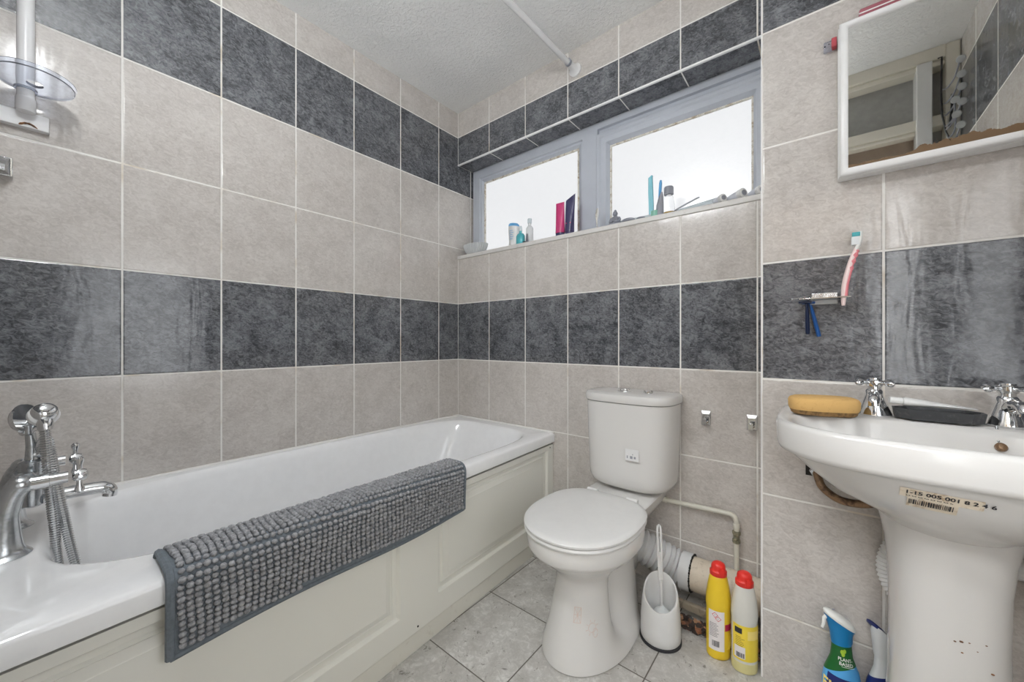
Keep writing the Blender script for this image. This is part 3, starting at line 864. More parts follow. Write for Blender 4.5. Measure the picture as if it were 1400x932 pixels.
# pipes behind the toilet
fp = thing('supply_pipe', 'cream painted water pipe with an elbow on the tiles right of the cistern', 'pipe', (1.35, -.03, .355))
pp = MB()
pts = [Vector((1.19,-.026,.350)), Vector((1.30,-.026,.354))] + spline([(1.42,-.026,.359),(1.452,-.026,.358),(1.466,-.026,.345),(1.468,-.026,.31)], 6) + [Vector((1.468,-.026,.20)), Vector((1.468,-.026,.137))]
pp.tube(pts, .0085, 16)
pp.build('pipe', 'paintpipe', fp)
vb = MB()
vb.lathe([(.0095,.262),(.0125,.264),(.0125,.276),(.0095,.278),(.0095,.292),(.0130,.294),(.0130,.304),(.0095,.306)], 8, Matrix.Translation((1.468,-.026,0)))
vb.lathe([(.006,0),(.006,.012),(.004,.014)], 12, axis_mat((1.468,-.034,.285),(0,-1,0)))
vb.build('isolating_valve', 'verdigris', fp)
el = MB(); el.lathe([(.0105,-.006),(.0105,.006)], 16, axis_mat((1.222,-.026,.3513),(1,0,0)))
el.build('compression_ring', 'paintpipe', fp)
el = MB(); el.lathe([(.0095,0),(.0105,.002),(.0105,.016),(.0095,.018)], 16, axis_mat((1.468,-.026,.312),(0,0,1)))
el.build('compression_ring', 'paintpipe', fp)
bn = MB(); bn.tube([(1.155,-.026,.349),(1.19,-.026,.350)], .011, 10); bn.build('inlet_nut', 'verdigris', fp)

sp_ = thing('soil_pipe', 'dirty cream soil pipe with grey ribbed connector along the floor behind the toilet', 'pipe', (1.4, -.075, .12))
PC, PZ2, PR = -.074, .128, .0575
so = MB(); so.tube([(1.325,PC,PZ2),(1.45,PC,PZ2-.001),(XS-.004,PC,PZ2-.002)], PR, 32); so.build('pipe', 'soil', sp_)
fc = MB()
path = spline([(1.125,-.135,.205),(1.16,-.128,.195),(1.21,-.105,.170),(1.26,-.084,.143),(1.300,PC,PZ2)], 10)
pr = resample(path, .0045)
fc.tube(pr, [.056 + .0062*math.sin(i*2*PI/4.6) for i in range(len(pr))], 32)
fc.build('flexible_connector', 'flexi', sp_, smooth=60)
cf = MB(); cf.lathe([(PR-.002,0),(PR+.007,.003),(PR+.007,.034),(PR+.005,.038),(PR-.002,.039)], 36, axis_mat((1.297,PC,PZ2),(1,0,0))); cf.build('cuff', 'flexi', sp_)
sg = MB()
for k in range(44):
    a = 2*PI*k/44
    sg.ball((1.337, PC+(PR+.003)*math.cos(a), PZ2+(PR+.003)*math.sin(a)), .0048*(.8+.4*((k*7)%5)/4), 8, 5, (.6,1,1))
sg.build('seal_edge', 'gap', sp_)
ba = thing('wooden_batten', 'grimy wooden batten on the floor in front of the soil pipe', 'batten', (1.39, -.15, 0))
MB().box((1.215,-.166,.042),(XS-.006,-.148,.068)).build('rail', 'wood', ba, bevel=.003)
for x in (1.235,1.40,1.545): MB().box((x-.008,-.164,0),(x+.008,-.149,.043)).build('block', 'wood', ba, bevel=.002)
rub = MB(); rnd = random.Random(11)
for k in range(260):
    x = rnd.uniform(1.21, XS-.02); y = -.176 - rnd.uniform(0,.026); r = rnd.uniform(.007,.014)
    q = MB(); q.ball((0,0,0), r, 6, 4, (1, .8, .7))
    rub.add([Vector((x,y,0)) + Vector((v.x*rnd.uniform(.8,1.2), v.y, v.z)) + Vector((0,0,rnd.random()*.022 + r*.7)) if False else Vector((x, y, r*.7 + (k%3)*.011)) + v for v in q.v], q.f)
ro = rub.build('rubble', 'rubble', None, smooth=0, kind='stuff')
tag(ro, 'broken brown mortar and mosaic debris along the foot of the batten', 'rubble')

# toilet brush in its holder
bhx, bhy = 1.291, -.292
bh = thing('toilet_brush_holder', 'white plastic egg shaped brush holder with slanted opening beside the toilet', 'brush holder', (bhx, bhy, 0))
hb = MB(); Nn = 48
vd = Vector((CAM.x-bhx, CAM.y-bhy)).normalized()   # low lip faces into the room
def hring(r, z, slant=0.0, ry=None):
    out = []
    for j in range(Nn):
        t = 2*PI*j/Nn; c, s_ = math.cos(t), math.sin(t)
        d_ = c*vd.x + s_*vd.y
        k = d_*r
        out.append(Vector((bhx + r*c, bhy + r*s_, z - slant*d_)))
    return out
hb.rings([hring(.058,.006), hring(.0620,.012), hring(.0625,.035), hring(.0615,.070,.004), hring(.0590,.105,.013), hring(.0560,.135,.026), hring(.0535,.150,.036), hring(.0515,.153,.039), hring(.0480,.150,.037), hring(.049,.125,.026), hring(.051,.09,.010), hring(.051,.03), hring(.01,.028)], True, True)
hb.build('cup', 'whiteplastic', bh, smooth=45)
MB().lathe([(.060,.0005),(.0645,.001),(.0645,.007),(.060,.008)], 48, Matrix.Translation((bhx,bhy,0))).build('foot_ring', 'ink', bh)
tb = thing('toilet_brush', 'white toilet brush with a long slotted handle standing in its holder', 'brush', (bhx, bhy, .032))
hl = MB()
top_ = Vector((bhx-.004, bhy-.004, .372)); bot = Vector((bhx+.004, bhy+.004, .06))
ud = (top_-bot).normalized(); rdir = Vector((math.cos(YAW), math.sin(YAW), 0))
def hp(t, off): return bot + (top_-bot)*t + rdir*off
hl.tube([hp(0,0), hp(.25,0), hp(.40,0), hp(.43,0)], [.0045,.0045,.0055,.0065], 12)
hl.tube([hp(.42,-.0045), hp(.7,-.0055), hp(.95,-.0055), hp(.985,-.004), hp(1,0), hp(.985,.004), hp(.95,.0055), hp(.7,.0055), hp(.42,.0045)], .0035, 10)
hl.tube([hp(.42,0), hp(.72,0)], .0042, 10)
hl.build('handle', 'whiteplastic', tb)
br = MB(); br.ball((bhx+.004,bhy+.004,.066), .032, 16, 10, (1,1,1.05)); br.tube([(bhx+.004,bhy+.004,.09),(bhx+.004,bhy+.004,.108)], [.012,.005], 12)
br.build('bristle_head', 'bristlew', tb)

# bleach bottles
def diamonds(mb, fn, cx, cy, s_):
    for a in range(4):
        p = [(cx+s_*math.cos(PI/2*a), cy+s_*math.sin(PI/2*a)), (cx+s_*math.cos(PI/2*(a+1)), cy+s_*math.sin(PI/2*(a+1)))]
        q = [(cx+s_*.78*math.cos(PI/2*a), cy+s_*.78*math.sin(PI/2*a)), (cx+s_*.78*math.cos(PI/2*(a+1)), cy+s_*.78*math.sin(PI/2*(a+1)))]
        mb.add([fn(*p[0]), fn(*p[1]), fn(*q[1]), fn(*q[0])], [(0,1,2,3)])
BP = [(.026,0.0),(.0335,.003),(.0345,.012),(.0345,.10),(.0350,.128),(.0340,.145),(.0360,.165),(.0350,.185),(.0310,.215),(.0260,.240),(.0225,.251),(.0200,.252)]
def brad(z):
    for (r0,z0),(r1,z1) in zip(BP, BP[1:]):
        if z0 <= z <= z1: return r0+(r1-r0)*(z-z0)/max(1e-6,z1-z0)
    return BP[-1][0]
BSX, BSY = 1.0, .86
def bleach(name, x, y, label, mat, rot, second):
    t = thing(name, label, 'bottle', (x, y, 0), 'bleach bottles beside the soil pipe')
    R = Matrix.Translation((x,y,0)) @ Matrix.Rotation(rot, 4, 'Z')
    MB().lathe(BP, 40, R, BSX, BSY).build('bottle_body', mat, t, smooth=60)
    cp = MB()
    cp.lathe([(.0232,.2485),(.0245,.250),(.0245,.262),(.0215,.265),(.0205,.268),(.0200,.276),(.0180,.282),(.0120,.2865),(.003,.288)], 32, R, 1.0, .9)
    for s_ in (-1,1):
        cp.box((-.006, s_*.0205-.003, .255), (.006, s_*.0205+.003, .274), R)
    cp.build('cap', 'red', t, smooth=40)
    def fn(u, z, lift=.0006):
        th = -PI/2 + u/.034
        r = brad(z) + lift
        return R @ Vector((BSX*r*math.cos(th), BSY*r*math.sin(th), z))
    lb = MB(); ink = MB(); rd = MB()
    f2 = lambda u, z: fn(u, z, .0011)
    if not second:
        patch(lb, -.042, .004, .030, .150, fn, 12, 10)
        diamonds(rd, f2, -.022, .138, .0085); diamonds(rd, f2, -.013, .128, .0085); diamonds(rd, f2, -.031, .128, .0085) if False else None
        text_mesh(ink, '!', .008, lambda a, b_: f2(a-.0222, b_+.1352)); text_mesh(ink, '!', .008, lambda a, b_: f2(a-.0132, b_+.1252))
        for k in range(9):
            w = random.uniform(.020,.030); patch(ink, -.038, -.038+w, .072+k*.0048, .0732+k*.0048, f2, 4, 1)
        xx = -.030
        while xx < -.010:
            w = random.choice((.0006,.001,.0016)); patch(ink, xx, xx+w, .042, .060, f2, 1, 1); xx += w + random.choice((.0006,.001))
        lo = lb.build('label', 'label', t); ink.build('print', 'ink', lo, smooth=0); rd.build('hazard_symbols', 'inkred', lo, smooth=0)
        cb = MB(); patch(cb, .006, .034, .092, .112, fn, 8, 2); cb.build('crimson_panel', 'crimson', t)
        sw = MB()
        for k in range(4):
            pts = [f2(.012+.006*k*.6+.010*math.sin(a*.35), .036+a*.0062) for a in range(9)]
            sw.tube(pts, .0006, 5)
        sw.build('swirl', 'yellowlabel', t)
    else:
        patch(lb, -.046, .040, .040, .142, fn, 18, 8)
        lo = lb.build('label', 'yellowlabel', t)
        patch(ink, -.038, -.018, .118, .134, f2, 6, 2)
        xx = -.034
        while xx < -.012:
            w = random.choice((.0006,.001,.0016)); patch(ink, xx, xx+w, .048, .062, f2, 1, 1); xx += w + random.choice((.0006,.001))
        for k in range(6):
            patch(ink, -.036, -.036+random.uniform(.014,.024), .082+k*.005, .0831+k*.005, f2, 4, 1)
        wl = MB(); patch(wl, -.040, -.010, .046, .080, lambda u, z: fn(u, z, .0009), 8, 4); wl.build('white_panel', 'label', lo)
        ink.build('print', 'ink', lo, smooth=0)
        ob = MB(); patch(ob, -.004, .030, .104, .130, f2, 8, 2); ob.build('orange_panel', 'goldtext', lo)
        lq = MB(); lq.lathe([(.0265,0.0008),(.0341,.0032),(.0351,.012),(.0351,.032),(.0342,.0325)], 40, R, BSX, BSY, cap=False); lq.build('liquid_tint', 'yellowliq', t)
    return t
bleach('bleach_bottle', 1.452, -.243, 'yellow cleaner bottle with red cap and white hazard label by the pipe', 'yellow', .62, False)
bleach('bleach_bottle', 1.523, -.250, 'translucent cleaner bottle with red cap and yellow label against the wall corner', 'milky', .55, True)

# ------------------------------------------------------------------ wash basin
wb = thing('washbasin', 'white ceramic pedestal washbasin on the right under the mirror cabinet', 'washbasin', (1.897, -.42, 0))
bs = MB(); NB = 96
BXc = 1.895
def bring(z, a, bf, cy=-.45, bb=.1975, nf=2.9, nb_=9): return sring(BXc, cy, z, a, bf, nf, NB, nb_, bb)
rs = [sring(BXc, -.40, .585, .070, .080, 2.4, NB), sring(BXc, -.402, .603, .088, .098, 2.4, NB), bring(.630, .112, .128, -.42, .10, 2.4, 3), bring(.648, .148, .150, -.425, .12, 2.4, 3), bring(.668, .186, .170, -.43, .14, 2.5, 4), bring(.702, .224, .188, -.44, .175, 2.6, 6), bring(.735, .256, .198, -.45, .1945, 2.8, 9),
      bring(.739, .262, .202, -.45, .196), bring(.743, .271, .210, -.45, .1965), bring(.752, .274, .2125, -.45, .1965), bring(.794, .2755, .2135, -.45, .1965), bring(.801, .273, .211, -.45, .1955), bring(.8045, .266, .204, -.45, .193)]
ic = -.520
def inner(z, ins, n=2.7):
    out = []
    c = Vector((BXc, ic, z))
    for j, p in enumerate(sring(BXc, ic, z, .242-ins, .128-ins*.62, n, NB, 2.7, .118-ins*.62)):
        t = 2*PI*j/NB
        out.append(c + (p-c)*(1 - max(0, 1-ins/.07)*.17*math.exp(-((t-2.62)/.13)**2)))   # cusp between bowl and soap recess
    return out
rs += [inner(.8035, -.004), inner(.800, .002), inner(.79, .009), inner(.765, .020), inner(.73, .042), inner(.70, .075), inner(.682, .118, 2.3), inner(.676, .150, 2)]
bs.rings(rs, True, True)
bs.build('basin', 'china', wb, smooth=50)
# moulded soap recess
pd = MB()
pdp = [(0,.098,.092),(.03,.098,.092),(.12,.090,.089),(.25,.084,.086),(.40,.0815,.084),(.50,.084,.085),(.56,.090,.088),(.60,.098,.092),(.625,.105,.096)]
pd.rings([sring(1.898, -.405, z, a, b, 2.6, 64) for z, a, b in pdp])
pd.build('pedestal', 'china', wb, smooth=50)
# maker's sticker on the bowl
def ray_basin(u, z):
    # bowl surface between the loft rings, at angle
    tab = [(.630,.112,.128,-.42,2.4),(.648,.148,.150,-.425,2.4),(.668,.186,.170,-.43,2.5),(.702,.224,.188,-.44,2.6),(.735,.256,.198,-.45,2.8)]
    z = max(.6301, min(.7349, z))
    for A, B in zip(tab, tab[1:]):
        if A[0] <= z <= B[0]:
            f = (z-A[0])/(B[0]-A[0]); a, b_, cy, n = [A[i]*(1-f)+B[i]*f for i in range(1,5)]
            # u = x position
            dx = u - BXc
            dy = b_*(max(0, 1-(abs(dx)/a)**n))**(1/n)
            p = Vector((u, cy-dy, z))
            return p + (Vector((dx*.4, -.8, -.75)).normalized())*.0012
def stk(dx, dz, lift=0.0):
    # local sticker coordinates -> basin; letters run along the bowl, dipping slightly
    p = ray_basin(1.812 + dx, 0.7165 + dz*.82 - dx*.02)
    return p + Vector((0, -.8, -.6))*lift
st = MB(); patch(st, -.004, .090, -.010, .012, stk, 14, 4); patch(st, .006, .064, -.034, -.010, stk, 10, 4)
sto = st.build('sticker', 'stickerpaper', wb)
si = MB()
text_mesh(si, '1-15 005 001 8 2 4 6', .0118, lambda x, y: stk(x+.002, y+.000, .0007), .0003, 'LEFT')
for k in range(30):
    x = .004 + k*.0018
    if k % 4 != 3: patch(si, x, x+.0012, -.0065, -.0042 - .0008*(k % 2), lambda a, b_: stk(a, b_, .0007), 1, 1)
x = .008
rnd = random.Random(2)
while x < .060:
    w = rnd.choice((.0007,.0011,.0019)); patch(si, x, x+w, -.026, -.013, lambda a, b_: stk(a, b_, .0007), 1, 2); x += w + rnd.choice((.0006,.0009,.0015))
si.build('sticker_print', 'ink', sto, smooth=0)
ch = MB(); rnd = random.Random(9)
for x, z, s_ in ((1.905,.415,.0028),(1.897,.412,.002),(1.915,.417,.0015),(1.906,.395,.0018),(1.936,.420,.0016),(1.944,.370,.0025),(1.925,.405,.0012),(1.940,.31,.0012)):
    f = max(0, 1-(abs(x-1.898)/.083)**2.6)**(1/2.6)
    ch = MB(); ch.ball((x, -.405-.0845*f-.0005, z), s_, 8, 5, (1,.3,.7)); ch.build('chip_mark', 'rust', wb)

def basin_tap(x, y, label, flip):
    z0 = .8047
    t = thing('basin_tap', label, 'tap', (x, y, z0), 'chrome basin taps')
    b = MB()
    b.lathe([(.030,z0),(.031,z0+.003),(.0275,z0+.014),(.0205,z0+.032),(.0155,z0+.048),(.0150,z0+.056),(.0120,z0+.060),(.0120,z0+.066)], 28, Matrix.Translation((x,y,0)))
    b.build('tap_body', 'chrome', t)
    s = MB()
    pts = spline([(x, y-.008, z0+.034), (x-.002*flip, y-.028, z0+.044), (x-.004*flip, y-.050, z0+.046), (x-.005*flip, y-.066, z0+.040), (x-.005*flip, y-.069, z0+.028)], 5)
    s.tube(pts, [.0125]*8 + [.0105]*(len(pts)-8), 16)
    s.build('tap_spout', 'chrome', t)
    h = MB(); zh = z0+.073
    h.lathe([(.010,z0+.065),(.0145,z0+.067),(.0155,z0+.073),(.0150,z0+.080),(.0120,z0+.083),(.0115,z0+.086),(.002,z0+.087)], 24, Matrix.Translation((x,y,0)))
    for k in range(4):
        a = YAW + PI/2*k + (.05 if flip > 0 else -.05)
        d_ = Vector((math.cos(a), math.sin(a), 0)); p0 = Vector((x,y,zh+.002))
        h.tube([p0+d_*.012, p0+d_*.023, p0+d_*.029, p0+d_*.035, p0+d_*.041, p0+d_*.045], [.0044,.0036,.0056,.0070,.0060,.002], 12)
    h.build('cross_handle', 'chrome', t)
    return t
basin_tap(1.797, -.352, 'chrome basin tap with cross handle behind the sponge', 1)
basin_tap(1.993, -.345, 'chrome basin tap with cross handle right of the dark soap dish', -1)

# sponge
spg = thing('bath_sponge', 'oval yellow bath sponge with a brown underside on the basin deck corner', 'sponge', (1.70, -.43, .806))
sgl = MB(); sgb = MB()
scx, scy, sr_ = 1.705, -.433, -.42
def spr(a, b, z):
    out = []
    for j in range(48):
        t = 2*PI*j/48; r = sup(t, a, b, 2.6)
        p = Vector((r*math.cos(t), r*math.sin(t), 0)); p.rotate(Matrix.Rotation(sr_+.72, 3, 'Z'))
        out.append(Vector((scx+p.x, scy+p.y, z)))
    return out
sgb.rings([spr(.056,.032,.8065), spr(.060,.0355,.809), spr(.0625,.038,.817)]); sgb.build('scrub_base', 'spongebase', spg)
sgl.rings([spr(.0632,.0385,.8172), spr(.0655,.041,.824), spr(.066,.0415,.838), spr(.063,.039,.844), spr(.055,.033,.8475), spr(.02,.012,.849)]); sgl.build('foam', 'sponge', spg)

# soap dish with toothpaste tube
sd = thing('slate_soap_dish', 'dark grey faceted soap dish on the basin between the two taps', 'soap dish', (1.893, -.366, .805))
dm = MB()
def oct(l, w, z, c=.022):
    cx, cy = 1.893, -.366; x, y = l/2, w/2
    return [Vector((cx+a, cy+b_, z)) for a, b_ in ((-x+c,-y),(x-c,-y),(x,-y+c),(x,y-c),(x-c,y),(-x+c,y),(-x,y-c),(-x,-y+c))]
dm.rings([oct(.112,.052,.8062), oct(.128,.066,.8085), oct(.134,.072,.829), oct(.128,.066,.829), oct(.118,.056,.814), oct(.10,.04,.813)])
dm.build('dish', 'slate', sd, smooth=20)
tp = thing('toothpaste_tube', 'white toothpaste tube lying across the dark soap dish', 'tube', (1.89, -.366, .832))
tm = MB()
p0, p1 = Vector((1.840,-.386,.8445)), Vector((1.945,-.366,.8365))
dr_ = (p1-p0).normalized(); sd_ = dr_.cross(Vector((0,0,1))).normalized(); up = sd_.cross(dr_)
rs = []
for t, w, h_ in ((0,.0075,.0075),(.04,.0105,.0095),(.3,.0125,.0075),(.6,.0145,.0045),(.95,.0160,.0014),(1,.0160,.0012)):
    c = p0 + dr_*(t*(p1-p0).length)
    rs.append([c + sd_*w*math.cos(2*PI*j/24) + up*h_*math.sin(2*PI*j/24) for j in range(24)])
tm.rings(rs); tm.build('tube', 'whiteplastic', tp)
MB().lathe([(.0070,-.022),(.0072,-.020),(.0076,-.001),(.006,0)], 20, axis_mat(p0, dr_)).build('cap', 'whiteplastic', tp)
# plug on its chain
pc = thing('sink_plug', 'stained sink plug hanging on a ball chain by the right tap', 'plug', (1.966,-.402,.79))
cm = MB()
for k in range(10):
    f = k/9; cm.ball((1.970-.004*f, -.384-.030*f, .8075-.030*f + .006*math.sin(PI*f)), .0022, 8, 6)
cm.build('chain', 'chromescale', pc)
MB().lathe([(.003,-.006),(.0075,-.004),(.0085,.002),(.0060,.006),(.002,.007)], 18, axis_mat((1.968,-.418,.7735),(.2,-.8,.4))).build('stopper', 'brownpipe', pc)

# tarnished pipe under the basin, at the wall
wp = thing('water_pipe', 'tarnished brown water pipe curving from a hole in the tiles to the basin underside', 'pipe', (1.69,-.26,.62))
pm = MB(); pm.tube(spline([(1.690,YS-.004,.628),(1.694,-.275,.618),(1.705,-.296,.596),(1.735,-.308,.578),(1.77,-.312,.577),(1.80,-.316,.588),(1.825,-.325,.612)], 6), .0095, 16); pm.build('pipe', 'brownpipe', wp)
MB().lathe([(.0135,-.002),(.015,0),(.015,.014),(.0135,.016)], 6, axis_mat((1.690,YS-.004,.629),(.08,-1,-.2))).build('nut', 'chromescale', wp)
MB().box((1.668,YS-.0016,.610),(1.712,YS+.001,.652)).build('wall_hole', 'gap', wp)
wf = MB()
path = spline([(1.875,-.300,.58),(1.855,-.285,.53),(1.826,-.282,.455),(1.828,-.285,.40),(1.86,-.30,.34),(1.89,-.305,.25)], 12)
pr = resample(path, .003); wf.tube(pr, [.017+.0022*math.sin(i*2*PI/3.0) for i in range(len(pr))], 20)
tag(wf.build('waste_hose', 'whiteplastic', None, smooth=60), 'white ribbed waste hose behind the basin pedestal', 'hose')
w2 = thing('waste_pipe', 'white waste pipe running to the right behind the basin pedestal', 'pipe', (2.05,-.29,.50))
wm = MB(); wm.tube([(1.90,-.292,.505),(2.0,-.292,.502),(2.12,-.292,.498),(XR-.004,-.292,.495)], .021, 20); wm.build('pipe', 'whiteplastic', w2)
wm = MB(); wm.lathe([(.021,0),(.026,.002),(.026,.022),(.021,.024)], 20, axis_mat((2.04,-.292,.5005),(1,0,-.03))); wm.build('coupling', 'whiteplastic', w2)

# ------------------------------------------------------------------ spray bottles
def spray(name, x, y, rot, label, kind):
    t = thing(name, label, 'bottle', (x, y, 0), 'trigger sprays under the basin')
    R = Matrix.Translation((x,y,0)) @ Matrix.Rotation(rot, 4, 'Z')
    def P(*a): return R @ Vector(a)
    prof = [(.030,0),(.040,.004),(.042,.02),(.0425,.09),(.0415,.125),(.037,.150),(.0285,.170),(.0235,.185),(.0215,.205),(.0205,.222)]
    def rad(z):
        for (r0,z0),(r1,z1) in zip(prof, prof[1:]):
            if z0 <= z <= z1: return r0+(r1-r0)*(z-z0)/max(1e-6,z1-z0)
        return prof[-1][0]
    sx, sy = 1.0, .66
    MB().lathe(prof, 40, R, sx, sy).build('bottle_body', 'sky' if kind == 0 else 'greyspray', t, smooth=60)
    def fn(u, z, lift=.0006):
        th = -PI/2 + u
        r = rad(z)+lift
        return R @ Vector((sx*r*math.cos(th), sy*r*math.sin(th), z))
    if kind == 0:
        # green sleeve round the neck with an angled lower edge
        gs = MB(); NN = 40
        gs.rings([[fn(2*PI*j/NN, z + (.010*math.cos(2*PI*j/NN-.9) if z < .17 else 0)) for j in range(NN)] for z in (.158,.166,.175,.185,.195,.205,.2175)], False, False)
        nlo = gs.build('neck_label', 'green', t)
        tx = MB()
        text_mesh(tx, 'PLANT-', .0105, lambda a, b_: fn(a/.027-.05, b_+.1815-a*.14, .0014), .0002)
        text_mesh(tx, 'BASED', .0105, lambda a, b_: fn(a/.027-.02, b_+.1715-a*.14, .0014), .0002)
        patch(tx, -.4, .62, .1685, .1694, lambda u, z: fn(u, z-u*.004, .0013), 10, 1)
        tx.build('neck_lettering', 'whitetext', nlo, smooth=0)
        lf = MB()
        for du, dz in ((-.35,.003),(-.12,.005),(-.25,-.003)):
            lf.add([fn(du+.16*math.cos(2*PI*j/14), .2005+dz+.0052*math.sin(2*PI*j/14), .0012+.0004*abs(du)) for j in range(14)], [tuple(range(14))])
        lf.build('leaf_emblem', 'leafgreen', nlo, smooth=0)
        db = MB(); patch(db, -1.25, .30, .085, .142, lambda u, z: fn(u, z - u*.006, .0008), 16, 6); flo = db.build('front_label', 'navy', t)
        tx2 = MB(); text_mesh(tx2, 'Flash', .036, lambda a, b_: fn(a/.034-.55, b_+.104-a*.18, .0016), .0008); tx2.build('front_lettering', 'goldtext', flo, smooth=0)
        ci = MB(); ci.add([fn(.62+.34*math.cos(2*PI*j/24), .122+.013*math.sin(2*PI*j/24), .0012) for j in range(24)], [tuple(range(24))]); cio = ci.build('green_roundel', 'green', t, smooth=0)
        ct_ = MB(); text_mesh(ct_, 'NEW', .0075, lambda a, b_: fn(a/.034+.62, b_+.119, .0018)); ct_.build('roundel_lettering', 'whitetext', cio, smooth=0)
        # blue trigger shroud, tilted white hood
        sh = MB(); NN = 32
        rs = []
        for z, a, b_, ox, tilt in ((.216,.0215,.0150,0,0),(.224,.0235,.0165,0,.02),(.240,.0240,.0180,-.001,.10),(.256,.0290,.0195,-.003,.35),(.268,.0345,.0205,-.005,.62)):
            rs.append([P(ox + a*math.cos(2*PI*j/NN), b_*math.sin(2*PI*j/NN), z - tilt*a*math.cos(2*PI*j/NN)) for j in range(NN)])
        sh.rings(rs); sh.build('trigger_shroud', 'deepblue', t, smooth=45)
        hd = MB(); rs = []
        for z, k in ((.2685,1.0),(.2725,1.04),(.278,1.0),(.283,.85),(.2865,.55),(.288,.2)):
            a, b_ = .0345*k, .0208*k
            rs.append([P(-.005 + a*math.cos(2*PI*j/NN), b_*math.sin(2*PI*j/NN), z - .62*a*math.cos(2*PI*j/NN)) for j in range(NN)])
        hd.rings(rs); hd.build('spray_hood', 'whitetext', t, smooth=60)
        tr = MB(); tr.tube([P(-.034,0,.282), P(-.040,0,.276), P(-.041,0,.262), P(-.0445,0,.252)], [.0045,.004,.0035,.003], 10); tr.build('trigger', 'whitetext', t)
        nz = MB(); nz.lathe([(.003,0),(.0035,.001),(.002,.0015)], 12, axis_mat(P(-.018,0,.2985),(-.5,0,.85))); nz.build('nozzle_mark', 'greyplastic', t)
    else:
        nl = MB(); NN = 40
        nl.rings([[fn(2*PI*j/NN, z + (.008*math.cos(2*PI*j/NN-.4) if z > .16 else 0)) for j in range(NN)] for z in (.03,.06,.09,.12,.15,.168)], False, False)
        flo = nl.build('front_label', 'navy', t)
        tx = MB(); text_mesh(tx, '1', .034, lambda a, b_: fn(a/.030-.05, b_+.128, .0014), .001); text_mesh(tx, 'a', .016, lambda a, b_: fn(a/.030-.75, b_+.138, .0014), .0005)
        tx.build('front_lettering', 'whitetext', flo, smooth=0)
        sh = MB(); NN = 32; rs = []
        for z, a, b_, ox, tilt in ((.214,.0225,.0160,0,0),(.226,.0240,.0175,0,.05),(.244,.0250,.0185,-.001,.3),(.258,.0275,.0190,-.002,.7),(.268,.022,.017,-.003,.95),(.274,.010,.008,-.004,.95)):
            rs.append([P(ox + a*math.cos(2*PI*j/NN), b_*math.sin(2*PI*j/NN), z - tilt*a*math.cos(2*PI*j/NN)) for j in range(NN)])
        sh.rings(rs); sh.build('trigger_shroud', 'greyspray', t, smooth=50)
        hd = MB(); rs = []
        for z, k in ((.2655,1.02),(.272,1.0),(.2765,.8),(.278,.3)):
            a, b_ = .026*k, .0185*k
            rs.append([P(-.006 + a*math.cos(2*PI*j/NN), b_*math.sin(2*PI*j/NN)+.007, z - .95*a*math.cos(2*PI*j/NN)) for j in range(NN)])
        hd.rings(rs); hd.build('nozzle_cap', 'navy', t, smooth=60)
    return t
spray('spray_bottle', 1.741, -.303, .55, 'blue trigger spray with green neck label and white hood against the tiles', 0)
spray('spray_bottle', 1.820, -.285, .75, 'pale grey trigger spray with navy label half hidden by the basin pedestal', 1)

# ------------------------------------------------------------------ toothbrush holder, brush, razors
th_ = thing('toothbrush_holder', 'small chrome and glass toothbrush holder stuck on the dark tile', 'toothbrush holder', (1.705,-.27,1.09))
hz = 1.089
mm = MB()
mm.box((1.678,YS-.018,1.073),(1.735,YS-.001,1.086)); mm.build('glass_block', 'glassc', th_, bevel=.002)
MB().box((1.680,YS-.014,1.091),(1.735,YS-.001,1.104)).build('wall_plate', 'chromescale', th_, bevel=.0015)
ar = MB(); ar.box((1.655,YS-.048,1.086),(1.760,YS-.010,1.0895)); ar.tube([(1.682,YS-.012,1.098),(1.660,YS-.030,1.093),(1.638,YS-.048,1.088)], .0040, 10, flat=.6)
ar.build('tray', 'chrome', th_, bevel=.001)
tbh = thing('toothbrush', 'pink and white toothbrush with teal bristles leaning in the chrome holder', 'toothbrush', (1.745,-.29,1.08))
hc = spline([(1.745,-.292,1.066),(1.7455,-.291,1.085),(1.748,-.289,1.12),(1.756,-.287,1.16),(1.764,-.285,1.19),(1.773,-.284,1.215),(1.777,-.284,1.232),(1.778,-.284,1.2495)], 6)
nl_ = len(hc)
hm = MB(); hm.tube(hc, [(.0035 + .0030*math.sin(PI*min(1, i/(nl_*.72)))**.8) if i < nl_*.72 else .0036 for i in range(nl_)], 12); hm.build('handle', 'palepink', tbh)
gm = MB(); gm.tube([p+Vector((.0030,-.0004,0)) for p in hc[7:28]], [.0052 + .0014*math.sin(i*1.9)*(1 if 10 < i < 20 else 0) for i in range(21)], 10); gm.build('grip', 'pink', tbh)
nk = MB(); nk.tube([p+Vector((0,-.0006,0)) for p in hc[27:]], .0042, 12); nk.build('neck', 'whitetext', tbh)
bm_ = MB(); bm_.box((1.7605,-.2895,1.217),(1.7755,-.2785,1.2385)); bro = bm_.build('bristles', 'bristlew', tbh, bevel=.001)
MB().box((1.7615,-.290,1.2375),(1.7765,-.278,1.2485)).build('bristle_tip', 'bristlet', bro, bevel=.001)
def razor(name, top, bot, mat, label):
    t = thing(name, label, 'razor', top, 'razors hanging from the chrome holder')
    a, b_ = Vector(top), Vector(bot); d_ = (b_-a).normalized()
    m = MB(); m.tube([a, a+(b_-a)*.3, a+(b_-a)*.7, b_-d_*.003, b_], [.0042,.0062,.0070,.0072,.0055], 12, flat=.7)
    m.build('handle', mat, t)
    h = MB(); h.cbox(a+Vector((-.003,-.004,.0015)), (.028,.011,.006)); h.build('razor_head', mat, t, bevel=.001)
razor('disposable_razor', (1.671,-.277,1.0785), (1.6735,-.277,.994), 'navyplastic', 'dark navy razor hanging straight down from the chrome toothbrush holder')
razor('disposable_razor', (1.678,-.264,1.0775), (1.697,-.262,.988), 'blueplastic', 'bright blue razor hanging at a slant behind the dark navy razor')

